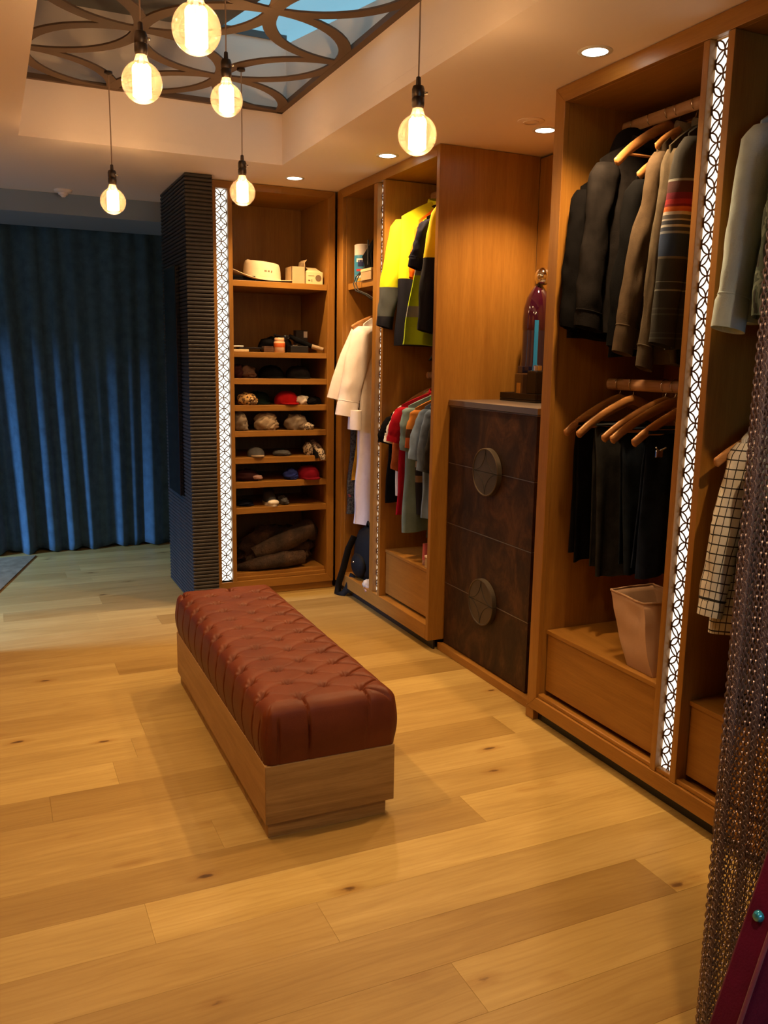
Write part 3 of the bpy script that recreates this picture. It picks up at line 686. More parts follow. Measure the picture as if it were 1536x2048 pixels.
# ================================================================== hangers and clothes
def hanger(y, ztop, label, x=2.46, half=.215, rail_z=None, mat='hanger', tilt=0.0, group=None, drop=.105, bar=True, cat='hanger'):
    """ztop: height of the wooden shoulder's middle; the hook reaches up to the rail"""
    t = thing('clothes_hanger', label, cat, (x, y, ztop), group)
    pts = []; rad = []
    for i in range(17):
        u = -1 + 2 * i / 16; a = abs(u)
        pts.append((x + half * u, y + tilt * half * u, ztop - drop * (a ** 1.25) - .012 * (a ** 6))); rad.append(.0165 - .003 * a)
    for s_ in (0, -1):
        q = Vector(pts[s_]); d = (q - Vector(pts[1 if s_ == 0 else -2])).normalized()
        add = [(q + d * .010, .0135), (q + d * .016, .007)]
        if s_ == 0:
            for v, r in add: pts.insert(0, tuple(v)); rad.insert(0, r)
        else:
            for v, r in add: pts.append(tuple(v)); rad.append(r)
    MB().tube(pts, rad, 10, flat=(.6, 1.3)).build('shoulder_bar', M[mat] if isinstance(mat, str) else mat, t, 60)
    if bar: MB().tube([(x - half * .86, y - tilt * half * .86, ztop - drop * .88), (x + half * .86, y + tilt * half * .86, ztop - drop * .88)], .0055, 8).build('trouser_bar', M[mat] if isinstance(mat, str) else mat, t, 60)
    rz = (rail_z or ztop + .09); h = [(x, y, ztop + .008), (x, y, rz - .045)]
    for i in range(12):
        a = -PI / 2 - .3 + (PI * 1.45) * i / 11; h.append((x + .025 * math.cos(a) * -1, y, rz + .004 + .025 * math.sin(a)))
    MB().tube(h, .0021, 6).build('hook', M['chrome'], t, 60)
    return t

def garment(name, label, cat, y, xt, zt, xb, zb, mat, zs=None, xs=None, T=.035, xc=2.46, group=None, sleeve=True, rs=.058, smat=None, fold=1.0, slope=.10, seed=0, cuff=None, collar=True, sy=0.0, flat=.72, parts=(), yaw=0.0, hood=False, back=True):
    """xt,zt: shoulder tip at the front; xb,zb: front corner of the hem; xs,zs: cuff of the front sleeve"""
    rg = random.Random(seed + int(y * 1000)); ph = [rg.uniform(0, 6.28) for _ in range(10)]
    t = thing(name, label, cat, (xc, y, zb), group)
    hw = xc - xt; zpk = zt + slope; n, m = 56, 34
    mb = MB(); rings = []
    for k in range(m + 1):
        v = k / m; ring = []
        w = hw * (1 - v) + (xc - xb) * v
        th = T * (.32 + .68 * min(1, v * 3.2)) * (1 + .18 * v)
        for j in range(n):
            a = 2 * PI * j / n; cs, sn = math.cos(a), math.sin(a); s = math.copysign(abs(cs) ** .8, cs)
            z0 = zt + (zpk - zt) * (1 - min(1, max(0, (abs(s) - .22) / .78)) ** 1.2) - (.025 * (1 - min(1, abs(s) / .2) ** 2) if abs(s) < .2 else 0)
            z = z0 + (zb - z0) * v
            yy = th * math.copysign(abs(sn) ** .8, sn)
            fo = fold * (.004 + .014 * v) * (math.sin(s * 7.5 + ph[0] + 1.5 * math.sin(v * 2 + ph[1])) + .6 * math.sin(s * 15 + ph[2] + v * 2.2)) * abs(sn) ** .3
            fo += fold * .006 * mnoise.noise((s * 3 + seed, v * 6 + ph[3], sn)); 
            x = xc + w * s * (1 if s < 0 else min(1, .27 / w)) + .006 * fold * math.sin(z * 17 + ph[4]) * v
            ring.append((x, y + yy + fo + yaw * (x - xc), z + (.006 * math.sin(s * 5 + ph[5]) if k == m else 0)))
        rings.append(ring)
    mb = MB().loft(rings, True); mb.uvn = (n, 1.35, (zpk - zb) / m); mb.build('body', mat, t, 70)
    if sleeve:
        for side in ((-1, 1) if back else (-1,)):
            X0, Z0 = xt + .030, zt - .012; X1, Z1 = (xs if xs is not None else xb + .03), (zs if zs is not None else zb + .05)
            rings = []; m2, n2 = 30, 22; kb = min(1, (2.74 - xc) / (xc - (min(X0, X1) - rs * 1.15)))
            for k in range(m2 + 1):
                v = k / m2; px = X0 + (X1 - X0) * v + .012 * math.sin(PI * v) * -1; pz = Z0 + (Z1 - Z0) * v; py = y + sy - .012 * math.sin(PI * v * .5) * (1 if side < 0 else .4)
                rr = rs * (1.02 - .22 * v) * (1 + .05 * math.sin(v * 5 + ph[9])) * (1 if v > .06 else .62 + .38 * (v / .06))
                wr = 0
                if cuff and v > 1 - cuff: rr *= 1.05; wr = 0
                ring = []
                for j in range(n2):
                    a = 2 * PI * j / n2; q = rr + fold * (.013 * mnoise.noise((math.cos(a) * 1.1 + seed, math.sin(a) * 1.1, v * 4.5 + .7 * math.cos(a - .6) + ph[6])) + .0065 * mnoise.noise((math.cos(a) * 2.2, math.sin(a) * 2.2 + seed, v * 10 + 2.2 * math.sin(a + ph[7])))) * (0 if cuff and v > 1 - cuff else 1)
                    X = px + q * math.cos(a); ring.append((X if side < 0 else xc + (xc - X) * kb, py + q * flat * math.sin(a) + yaw * (px - xc), pz - .012 * math.cos(a) * v))
                rings.append(ring)
            if cuff:
                e = rings[int((1 - cuff) * m2)]; mb = MB(); mb.tube(e + [e[0]], .0028, 6); mb.build('cuff_seam', smat or mat, t, 60)
            # the open end of the sleeve turns inwards
            e = rings[-1]; c = [sum(p[i] for p in e) / n2 for i in range(3)]
            rings.append([(c[0] + (p[0] - c[0]) * .86, c[1] + (p[1] - c[1]) * .86, p[2] + .002) for p in e]); rings.append([(c[0] + (p[0] - c[0]) * .8, c[1] + (p[1] - c[1]) * .8, p[2] + .05) for p in e])
            mb = MB().loft(rings, True); mb.uvn = (n2, .36, (Z0 - Z1) / m2); mb.build('sleeve', smat or mat, t, 70)
    if collar:
        pts = [(xc + .075 * math.cos(a), y + .045 * math.sin(a) + .01, zpk - .008 + .018 * math.sin(a)) for a in [2 * PI * i / 20 for i in range(21)]]
        MB().tube(pts, .011, 8, flat=(.5, 1.6)).build('collar', smat or mat, t, 60)
    if hood:
        mb = MB(); mb.ball((xc - .02, y + .075, zpk - .06), (.12, .05, .12), 18, 12); mb.map(lambda p: p + Vector((0, .012 * mnoise.noise(p * 14), .01 * mnoise.noise(p * 9)))); mb.build('hood', mat, t, 70)
    return t

def cloth_panel(name, label, cat, y, x0, x1, ztop, zbot, mat, T=.022, seed=0, group=None, flare=.01, x0b=None, x1b=None):
    """trousers folded over a hanger bar: two layers hanging side by side"""
    rg = random.Random(seed); ph = [rg.uniform(0, 6.28) for _ in range(8)]
    t = thing(name, label, cat, ((x0 + x1) / 2, y, zbot), group)
    for lay, (off, dz) in enumerate(((-.012, 0), (.014, .035))):
        rings = []; n, m = 44, 26
        for k in range(m + 1):
            v = k / m; ring = []; a0 = x0 + ((x0b if x0b is not None else x0) - x0) * v; a1 = x1 + ((x1b if x1b is not None else x1) - x1) * v
            for j in range(n):
                a = 2 * PI * j / n; s = math.copysign(abs(math.cos(a)) ** .7, math.cos(a)); sn = math.sin(a)
                th = T * (.25 + .75 * min(1, v * 4)) * .55
                fo = (.003 + .010 * v) * (math.sin(s * 6 + ph[lay] + v * 2) + .5 * math.sin(s * 13 + ph[2 + lay])) + .004 * mnoise.noise((s * 4, v * 5, seed + lay))
                yoff = off * min(1, v * 5)
                ring.append(((a0 + a1) / 2 + (a1 - a0) / 2 * s, y + yoff + th * math.copysign(abs(sn) ** .7, sn) + fo, ztop + (zbot + dz - ztop) * v + .006 * math.sin(s * 4 + ph[4]) * v))
            rings.append(ring)
        MB().loft(rings, True).build('trouser_leg', mat, t, 70)
    mb = MB(); mb.tube([(x0 + (x1 - x0) * i / 12, y + .004 * math.sin(i), ztop + .004) for i in range(13)], .017, 8, flat=(1, .45)); mb.build('folded_edge', mat, t, 70)
    return t

F = m_fabric
C = dict(black=F('black_cloth', (.0048, .0045, .0050), vary=.35), charcoal=F('charcoal_cloth', (.0125, .0110, .0110), vary=.4), jet=F('jet_cloth', (.004, .0042, .005)), darkgrey=F('dark_grey_cloth', (.022, .021, .021)),
         khaki=F('khaki_canvas', (.080, .058, .038), vary=.22), olive=F('olive_canvas', (.085, .070, .050), vary=.25), denim=F('dark_denim', (.012, .018, .030), vary=.4, weave=400), jeans=F('indigo_denim', (.010, .016, .034), vary=.45, weave=400),
         slate=F('slate_denim', (.022, .023, .024), vary=.4), greymarl=F('grey_marl', (.48, .62, .70), vary=.10), cream=F('cream_towelling', (.82, .76, .74), vary=.06, weave=150), navy=F('navy_drill', (.012, .013, .026), vary=.3),
         yellow=F('hi_vis_yellow', (.78, .74, .008), vary=.06), amber=F('mustard_cloth', (.42, .21, .012)), red=F('red_jersey', (.30, .008, .018), vary=.15), whitetee=F('white_jersey', (.62, .62, .58), vary=.1),
         teal=F('teal_jersey', (.15, .23, .25), vary=.12), bluetee=F('blue_jersey', (.20, .30, .48), vary=.15), blue2=F('navy_blue_jersey', (.11, .155, .25)), rust=F('rust_cloth', (.35, .10, .03)), greyblue=F('grey_denim_shirt', (.10, .115, .135)), orange=F('orange_cloth', (.75, .14, .01)))
C['hivis'] = m_bands('hi_vis_coat', [(0, (.008, .009, .020)), (.47, (.74, .76, .02))], .80)
C['hivis2'] = m_bands('hi_vis_coat_right', [(0, (.008, .008, .014)), (.56, (.62, .44, .006))], .70)
C['hivis_sl'] = m_bands('hi_vis_sleeve', [(0, (.010, .011, .022)), (.20, (.07, .08, .09)), (.41, (.74, .76, .02))], .80)
C['hivest'] = m_bands('hi_vis_vest', [(0, (.30, .42, .006)), (.20, (.22, .23, .22)), (.28, (.42, .60, .006)), (.50, (.22, .23, .22)), (.57, (.55, .68, .006))], .76)
w2_ = (.058, .062, .060); g_, w_ = (.030, .033, .034), (.17, .19, .19)
C['stripes'] = m_bands('striped_knit', [(0, (.030, .031, .030)), (.05, w2_), (.058, g_), (.075, w2_), (.081, g_), (.165, w2_), (.172, g_), (.195, w2_), (.201, g_), (.285, w_), (.292, g_), (.325, w_), (.33, g_), (.44, (.11, .105, .095)), (.452, (.020, .040, .10)), (.56, (.17, .20, .25)), (.572, (.035, .05, .09)), (.592, (.34, .36, .37)), (.604, (.04, .05, .08)),
                                         (.624, (.34, .35, .36)), (.632, (.08, .085, .10)), (.65, (.38, .36, .34)), (.665, (.36, .085, .02)), (.678, (.42, .11, .03)), (.690, (.14, .012, .022)), (.70, (.25, .02, .03)), (.725, (.12, .012, .03)), (.755, (.055, .022, .024)), (.81, (.20, .22, .22)), (.822, (.028, .028, .028))], .70)
C['plaid'] = m_plaid('windowpane_check', (.60, .58, .52), (.020, .018, .015), .031, .030, .14, .13)
def m_camo():
    m, nt, b, _ = newmat('camouflage_cloth'); v = coords(nt, (1, 1, .7)); n = noise(nt, v, 13, 3, .55, .6)
    nt.links.new(ramp(nt, n, [(0, (.008, .012, .012)), (.43, (.05, .085, .068)), (.50, (.15, .20, .17)), (.56, (.028, .05, .04)), (.66, (.10, .16, .13))], 'CONSTANT'), b.inputs['Base Color']); b.inputs['Roughness'].default_value = .9; return m
C['camo'] = m_camo()
def m_pattern(name, cols, scale):
    m, nt, b, _ = newmat(name); v = coords(nt); n = noise(nt, v, scale, 3, .6)
    k = len(cols); nt.links.new(ramp(nt, n, [(.3 + .45 * i / k, c) for i, c in enumerate(cols)], 'CONSTANT'), b.inputs['Base Color']); b.inputs['Roughness'].default_value = .9; return m
C['aztec'] = m_bands('patterned_shirt_cloth', [(0, (.012, .012, .014)), (.3, (.16, .10, .05)), (.36, (.012, .012, .014)), (.44, (.30, .26, .2)), (.5, (.02, .02, .02)), (.62, (.35, .08, .02)), (.72, (.05, .02, .01)), (.80, (.45, .17, .03))], .62)
C['floral'] = m_pattern('dark_print_cloth', [(.012, .013, .015), (.05, .05, .05), (.012, .012, .014), (.14, .02, .02)], 30)

# ---- near wardrobe, upper rail (far to near)
UR = 2.56
garment('black_coat', 'black coat at the far end of the near wardrobe rail', 'coat', 2.965, 2.205, 2.30, 2.19, 1.70, C['black'], zs=1.74, xs=2.18, T=.04, seed=1)
garment('charcoal_hoodie', 'charcoal sweatshirt with long sleeve beside the black coat', 'sweatshirt', 2.865, 2.215, 2.385, 2.235, 1.73, C['charcoal'], zs=1.74, xs=2.19, T=.05, rs=.066, seed=2, cuff=.1, hood=True)
hanger(2.765, 2.515, 'bare pale wooden hanger among the dark coats', half=.235, rail_z=UR, drop=.14)
garment('black_jacket', 'black jacket behind the bare wooden hanger', 'jacket', 2.715, 2.275, 2.30, 2.20, 1.63, C['jet'], zs=1.66, xs=2.225, T=.035, seed=3)
garment('khaki_jacket', 'khaki brown canvas jacket with long sleeve beside the black jacket', 'jacket', 2.625, 2.285, 2.385, 2.24, 1.66, C['khaki'], zs=1.64, xs=2.175, T=.034, rs=.050, seed=4, cuff=.12)
garment('olive_jacket', 'olive tan canvas jacket squeezed between khaki jacket and striped knit', 'jacket', 2.535, 2.262, 2.375, 2.25, 1.60, C['olive'], zs=1.585, xs=2.205, T=.032, rs=.040, seed=5, cuff=.1)
garment('striped_sweater', 'grey knitted jacket with red, white and blue stripes', 'jacket', 2.425, 2.245, 2.39, 2.215, 1.655, C['stripes'], zs=1.668, xs=2.178, T=.05, rs=.064, seed=6, fold=.55)
garment('dark_shirt', 'dark shirt against the lit divider behind the striped knit', 'shirt', 2.335, 2.30, 2.36, 2.30, 1.60, C['black'], zs=1.65, xs=2.29, T=.03, seed=7, back=False)
for y, z, lab in ((2.965, 2.398, 'wooden hanger of the black coat'), (2.865, 2.483, 'wooden hanger of the charcoal sweatshirt'), (2.715, 2.398, 'wooden hanger of the black jacket'), (2.625, 2.483, 'wooden hanger of the khaki jacket'), (2.425, 2.488, 'wooden hanger of the striped knit')):
    hanger(y, z, lab, half=.165, rail_z=UR, bar=False, drop=.075)
# ---- near wardrobe, lower rail: trousers over hangers
LR = 1.515
TZ = 1.455
def trouser_set(y, lab_h, lab_t, mat, x0, x1, zb, half=.235, seed=0, x0b=None, x1b=None, cat='trousers'):
    hanger(y, TZ, lab_h, half=half, rail_z=LR, drop=.125)
    cloth_panel('folded_trousers', lab_t, cat, y, x0, x1, TZ - .108, zb, mat, seed=seed, x0b=x0b, x1b=x1b)
trouser_set(2.955, 'wooden hanger holding the black trousers', 'black trousers folded over the farthest lower hanger', C['black'], 2.245, 2.62, .76, .262, 11)
trouser_set(2.87, 'wooden hanger holding the slate grey trousers', 'slate grey trousers longer than the black pair', C['slate'], 2.27, 2.62, .705, .262, 12, x0b=2.30)
trouser_set(2.68, 'pale wooden hanger, one of two touching, holding dark jeans', 'dark blue jeans hanging under the two touching hangers', C['denim'], 2.25, 2.60, .765, .285, 13, x0b=2.29)
hanger(2.625, TZ, 'pale wooden hanger touching the one with dark jeans', half=.288, rail_z=LR, drop=.125)
trouser_set(2.50, 'darker wooden hanger with metal clips near the lit divider', 'indigo jeans hanging nearest the lit divider', C['jeans'], 2.22, 2.58, .80, .29, 14, x0b=2.20)
mb = MB(); 
clip = thing('trouser_clip', 'small chrome trouser clip on the indigo jeans', 'clip', (2.24, 2.462, 1.275))
MB().box(2.232, 2.262, 2.452, 2.462, 1.262, 1.288).build('jaw', M['chrome'], clip, bevel=.002); MB().tube([(2.247, 2.456, 1.285), (2.225, 2.45, 1.30)], .0035, 8).build('lever', M['chrome'], clip, 50); MB().tube([(2.247, 2.456, 1.285), (2.272, 2.45, 1.298)], .0035, 8).build('lever', M['chrome'], clip, 50)
# ---- near wardrobe, bay behind the chain curtain
garment('grey_sweatshirt', 'light grey marl sweatshirt with ribbed cuff beside the camouflage jacket', 'sweatshirt', 2.075, 2.205, 2.345, 2.20, 1.74, C['greymarl'], zs=1.712, xs=2.130, T=.045, rs=.070, seed=21, cuff=.14, fold=.6)
garment('camouflage_jacket', 'green camouflage jacket partly behind the chain curtain', 'jacket', 1.94, 2.185, 2.28, 2.16, 1.70, C['camo'], zs=1.74, xs=2.155, T=.05, rs=.068, seed=22)
garment('grey_hoodie', 'dark grey sweatshirt behind the chain curtain', 'sweatshirt', 1.80, 2.17, 2.33, 2.16, 1.70, C['greyblue'], zs=1.72, xs=2.16, T=.05, seed=23)
for y, z, lab in ((2.075, 2.438, 'wooden hanger of the grey marl sweatshirt'), (1.94, 2.375, 'wooden hanger of the camouflage jacket')): hanger(y, z, lab, half=.165, rail_z=2.56, bar=False, drop=.075)
garment('checked_shirt', 'cream shirt with black windowpane check and rolled cuff', 'shirt', 2.055, 2.225, 1.365, 2.165, .72, C['plaid'], zs=.78, xs=2.135, T=.045, rs=.058, seed=24, cuff=.1)
hanger(2.085, 1.405, 'wooden hanger with a round pale tip under the check shirt', half=.30, rail_z=1.49, drop=.10, bar=False)
garment('grey_denim_shirt', 'grey blue denim shirt behind the check shirt', 'shirt', 1.93, 2.19, 1.33, 2.15, .57, C['greyblue'], zs=.66, xs=2.17, T=.05, seed=25)
garment('charcoal_shirt', 'charcoal shirt behind the chain curtain on the lower rail', 'shirt', 1.80, 2.18, 1.33, 2.16, .55, C['charcoal'], zs=.65, xs=2.17, T=.05, seed=26)
# ---- hi-vis bay, upper rail
garment('hi_vis_coat', 'yellow and navy hi-vis coat at the far end of the rail', 'coat', 4.63, 2.205, 2.415, 2.175, 1.69, C['hivis'], zs=1.79, xs=2.125, T=.055, rs=.066, smat=C['hivis_sl'], seed=31, fold=.9, sy=.045)
garment('hi_vis_shirt', 'navy hi-vis shirt sleeve with orange lining between the coats', 'shirt', 4.285, 2.190, 2.365, 2.27, 2.15, C['navy'], zs=2.09, xs=2.125, T=.02, rs=.052, seed=32, cuff=.2)
garment('hi_vis_vest', 'lime hi-vis vest with grey reflective bands hanging low', 'vest', 4.365, 2.21, 2.36, 2.100, 1.685, C['hivest'], T=.022, sleeve=False, seed=33)
garment('yellow_hi_vis_coat', 'golden yellow and navy hi-vis coat nearest the end panel', 'coat', 4.195, 2.215, 2.425, 2.20, 1.745, C['hivis2'], zs=1.755, xs=2.155, T=.045, rs=.068, seed=34, fold=.7)
garment('orange_shirt', 'orange collar of a work shirt between hi-vis coats', 'shirt', 4.53, 2.265, 2.385, 2.28, 1.98, C['orange'], zs=2.06, xs=2.235, T=.02, rs=.035, seed=35)
for y, z, lab in ((4.63, 2.51, 'wooden hanger of the far hi-vis coat'), (4.285, 2.46, 'wooden hanger of the navy hi-vis shirt'), (4.195, 2.52, 'pale wooden hanger of the golden yellow coat')): hanger(y, z, lab, half=.165, rail_z=2.565, bar=False, drop=.075)
hat = thing('sun_hat', 'black peaked hat on the hi-vis rail above the yellow coats', 'hat', (2.42, 4.36, 2.45))
mb = MB(); mb.ball((2.42, 4.36, 2.47), (.085, .075, .07), 18, 10); mb.build('crown', C['black'], hat, 70); mb = MB(); mb.ball((2.34, 4.36, 2.44), (.075, .07, .008), 16, 6); mb.build('peak', C['black'], hat, 70)
blk = garment('black_shorts', 'black garment hanging low behind the lime vest', 'shirt', 4.27, 2.30, 1.72, 2.22, 1.60, C['black'], sleeve=False, T=.03, collar=False, slope=.03, seed=36)
# ---- hi-vis bay, lower rail: T-shirts (far to near)
def tee(name, label, y, xt, zt, xs, zs, xb, zb, mat, seed, rs=.055, smat=None, T=.032, cat='t-shirt'):
    garment(name, label, cat, y, xt, zt, xb, zb, mat, zs=zs, xs=xs, T=T, rs=rs, seed=seed, smat=smat, slope=.075, flat=.5, fold=.7)
tee('black_t_shirt', 'black T-shirt at the far end of the lower rail', 4.69, 2.19, 1.285, 2.14, 1.11, 2.16, .745, C['black'], 41)
tee('white_t_shirt', 'white T-shirt sleeve between the black and red shirts', 4.635, 2.205, 1.325, 2.15, 1.115, 2.20, .80, C['whitetee'], 42, .045)
tee('red_t_shirt', 'red T-shirt hanging beside the white one', 4.56, 2.195, 1.345, 2.145, 1.125, 2.175, .685, C['red'], 43, .060)
tee('rust_shirt', 'rust brown shirt cuff below the red sleeve', 4.605, 2.23, 1.30, 2.175, .955, 2.25, .80, C['rust'], 44, .040, cat='shirt')
tee('teal_t_shirt', 'long teal T-shirt in the middle of the lower rail', 4.47, 2.195, 1.345, 2.185, 1.08, 2.165, .605, C['teal'], 45, .056)
tee('patterned_shirt', 'shirt with orange and black bands beside the teal T-shirt', 4.405, 2.205, 1.335, 2.18, 1.10, 2.23, .72, C['aztec'], 46, .050, cat='shirt')
tee('blue_t_shirt', 'light blue T-shirt with hemmed sleeve', 4.34, 2.235, 1.345, 2.175, 1.045, 2.235, .70, C['bluetee'], 47, .060)
tee('navy_blue_t_shirt', 'darker blue T-shirt behind the light blue one', 4.275, 2.235, 1.345, 2.195, .985, 2.24, .66, C['blue2'], 48, .055)
tee('dark_shirt', 'near-black shirt nearest the end panel on the lower rail', 4.185, 2.235, 1.33, 2.20, 1.00, 2.185, .625, C['darkgrey'], 49, .055, cat='shirt')
gm = m_plain('green_plastic', (.10, .42, .07), .35)
for i, (y, lab) in enumerate(((4.69, 'red-brown hanger of the black T-shirt'), (4.635, 'red-brown hanger of the white T-shirt'), (4.56, 'red-brown hanger of the red T-shirt'), (4.405, 'wooden hanger of the banded shirt'), (4.34, 'wooden hanger of the light blue T-shirt'))):
    hanger(y, 1.422, lab, half=.18, rail_z=1.515, bar=False, drop=.085)
hanger(4.47, 1.43, 'green plastic hanger of the teal T-shirt', half=.20, rail_z=1.515, mat=gm, drop=.095)
# ---- corner bay: robe and what hangs behind it
garment('bath_robe', 'long cream towelling robe with turned-back cuffs', 'robe', 5.27, 2.245, 1.83, 2.20, .50, C['cream'], zs=1.235, xs=2.125, T=.045, rs=.088, seed=51, cuff=.14, fold=.9)
rb = [o for o in bpy.data.objects if o.name.startswith('bath_robe')][0]
mb = MB(); mb.tube([(2.235, 5.335, 1.79), (2.17, 5.345, 1.62), (2.12, 5.345, 1.46), (2.085, 5.345, 1.34)], [.045, .06, .066, .060], 16, flat=(.9, .6)); mb.map(lambda p: p + Vector((.014 * mnoise.noise(p * 12), 0, 0))); mb.build('sleeve', C['cream'], rb, 70)
mb = MB(); mb.tube([(2.175, 5.22, 1.275), (2.172, 5.22, 1.15)], [.066, .070], 16, flat=(.6, 1.0)); mb.build('turned_cuff', C['cream'], rb, 60)
hanger(5.29, 1.91, 'pale wooden hanger beside the cream robe', half=.27, rail_z=1.93, drop=.085, bar=False)
garment('dark_print_dress', 'long dark printed garment behind the cream robe', 'dress', 5.345, 2.235, 1.78, 2.165, .57, C['floral'], T=.018, sleeve=False, seed=52)
garment('mustard_shirt', 'mustard yellow shirt showing below the robe cuff', 'shirt', 5.325, 2.30, 1.75, 2.195, .80, C['amber'], T=.012, sleeve=False, seed=53)
# ================================================================== small things
def blob(c, r, seed, amp=.25, n=26, m=18, freq=2.2, flat=True):
    mb = MB(); mb.ball((0, 0, 0), 1, n, m)
    def fn(p):
        q = p * (1 + amp * mnoise.noise(p * freq + Vector((seed, seed * 1.7, 0))) + amp * .55 * mnoise.noise(p * freq * 2.3 + Vector((0, seed, 3))) + amp * .3 * mnoise.noise(p * freq * 5 + Vector((7, seed, 1))))
        z = q.z * r[2]
        if flat: z = max(z, -r[2] * .72)
        return Vector((c[0] + q.x * r[0], c[1] + q.y * r[1], c[2] + (z + (r[2] * .72 if flat else 0))))
    return mb.map(fn)
def cloth_heap(name, label, cat, c, r, mat, seed, group=None, parts=()):
    t = thing(name, label, cat, c, group)
    blob(c, r, seed).build('fold', mat, t, 80)
    blob((c[0] + r[0] * .25, c[1] - r[1] * .35, c[2]), (r[0] * .7, r[1] * .6, r[2] * .62), seed + 9, .35).build('fold', mat, t, 80)
    for p in parts: blob(*p[:3], .3).build(p[3], p[4], t, 80)
    return t
def cap(name, label, c, mat, r=.085, h=.085, peak=True, ang=-PI / 2, brim=None):
    t = thing(name, label, 'hat', c)
    mb = MB(); prof = [(r, 0), (r * 1.02, h * .25), (r * .95, h * .55), (r * .75, h * .82), (r * .42, h * .97), (.004, h)]
    mb.lathe(prof, c, 24); mb.map(lambda p: p + Vector((0, 0, .006 * mnoise.noise(p * 16)))); mb.build('crown', mat, t, 70)
    if peak:
        mb = MB(); pts = [(c[0] + math.cos(ang + (i / 10 - .5) * 1.9) * r * .94, c[1] + math.sin(ang + (i / 10 - .5) * 1.9) * r * .94) for i in range(11)] + [(c[0] + math.cos(ang) * r * .75 + math.cos(ang + (.5 - i / 10) * 1.7) * r * .9, c[1] + math.sin(ang) * r * .75 + math.sin(ang + (.5 - i / 10) * 1.7) * r * .9) for i in range(11)]
        mb.poly_extrude(pts, 'z', c[2] + .004, c[2] + .012); mb.build('peak', brim or mat, t, 60)
    MB().ball((c[0], c[1], c[2] + h), (.006, .006, .004), 8, 6).build('button', mat, t, 60)
    return t
K = dict(straw=F('cream_felt', (.62, .50, .33), vary=.10, weave=500), card=m_plain('cardboard', (.42, .29, .15), .8, vary=.12), cream=m_plain('cream_card', (.66, .52, .28), .6), print=m_plain('brown_print', (.16, .10, .05), .7),
         orange=m_plain('orange_label', (.62, .12, .02), .4), wax=m_plain('jar_wax', (.72, .45, .26), .35, coat=.5), maroon=F('maroon_knit', (.035, .012, .012)), brownc=F('brown_cloth', (.10, .055, .035)), black=C['black'], gold=m_pattern('gold_print_silk', [(.05, .025, .008), (.50, .30, .10), (.10, .05, .015), (.62, .46, .24)], 22),
         redc=F('scarlet_cloth', (.34, .008, .010)), darkred=F('dark_red_cloth', (.15, .005, .012)), blue=F('royal_blue_cloth', (.02, .03, .16)), whitec=F('off_white_cloth', (.55, .50, .42)), beige=F('beige_cloth', (.34, .25, .16)), taupe=F('taupe_cloth', (.22, .17, .12)),
         spot=m_pattern('spotted_scarf_cloth', [(.05, .035, .025), (.45, .36, .25), (.06, .04, .03), (.55, .46, .34)], 38), pinkish=F('dusty_pink_cloth', (.40, .25, .22)), greyc=F('grey_cap_cloth', (.10, .10, .10)), fur=None, rubber=m_plain('white_rubber_sole', (.68, .62, .52), .55), canvas=m_plain('shoe_canvas', (.035, .035, .037), .85),
         tan=m_plain('tan_bag_cloth', (.42, .26, .16), .75, bumps=(35, .3), vary=.1), tanin=m_plain('bag_side', (.16, .14, .11), .8), pack=m_plain('backpack_nylon', (.006, .006, .006), .7, spec=.2, bumps=(90, .4)), paper=m_plain('paper_roll', (.74, .66, .58), .85), blueprint=m_plain('blue_wrap', (.03, .20, .36), .35), redprint=m_plain('red_print', (.5, .03, .03), .4), yelprint=m_plain('yellow_print', (.65, .35, .03), .4), navyp=m_plain('navy_print', (.01, .02, .10), .4),
         pink=m_plain('pink_tube', (.52, .12, .16), .4), silver=m_plain('silver_ball', (.8, .8, .8), .06, 1), plum=m_plain('plum_glass', (.028, .002, .012), .06, coat=1), indigo=m_plain('indigo_glass', (.012, .010, .03), .06, coat=1), bluelit=m_plain('blue_reflection', (.03, .30, .75), .2, .3), amber=m_plain('amber_glass', (.45, .20, .03), .1, coat=1), amberdark=m_plain('dark_amber_glass', (.06, .03, .015), .1, coat=1))
def m_fur():
    m, nt, b, _ = newmat('brown_fur'); v = coords(nt, (1, 1, .6)); n = noise(nt, v, 60, 4, .7); n0 = noise(nt, v, 9, 3)
    nt.links.new(mixc(nt, .6, ramp(nt, n0, [(.35, (.018, .010, .006)), (.65, (.10, .052, .027))]), ramp(nt, n, [(.3, (.25, .22, .2)), (.7, (1, 1, 1))]), 'MULTIPLY'), b.inputs['Base Color']); b.inputs['Roughness'].default_value = .9; bump(nt, b, n, .9, .02); return m
K['fur'] = m_fur()

# ---- top shelf of the shelf cabinet
S1 = 2.0935
nb = thing('flat_case', 'flat black case lying under the hat brim', 'case', (1.53, 5.70, S1)); MB().box(1.456, 1.62, 5.60, 5.80, S1, S1 + .018).build('lower_cover', K['black'], nb, bevel=.003); MB().box(1.456, 1.62, 5.60, 5.80, S1 + .0185, S1 + .034).build('upper_cover', K['black'], nb, bevel=.003)
hx, hy, hz = 1.70, 5.72, S1 + .012
ht = thing('cowboy_hat', 'cream felt cowboy hat with curled brim on the top shelf', 'hat', (hx, hy, S1))
mb = MB(); rings = []
for k, (q, z) in enumerate([(1.0, 0), (1.02, .03), (1.0, .07), (.97, .10), (.90, .122), (.78, .130), (.55, .118), (.28, .102), (.03, .098)]):
    ring = []
    for j in range(36):
        a = 2 * PI * j / 36; px, py = .125 * q * math.cos(a), .095 * q * math.sin(a); tilt = -.012 * (px / .125) * (z / .13)
        ring.append((hx + px, hy + py, hz + z + tilt - (.014 * max(0, -math.sin(a)) * (1 if .85 > q > .3 else 0))))
    rings.append(ring)
mb.loft(rings).build('crown', K['straw'], ht, 70)
mb = MB(); rings = []
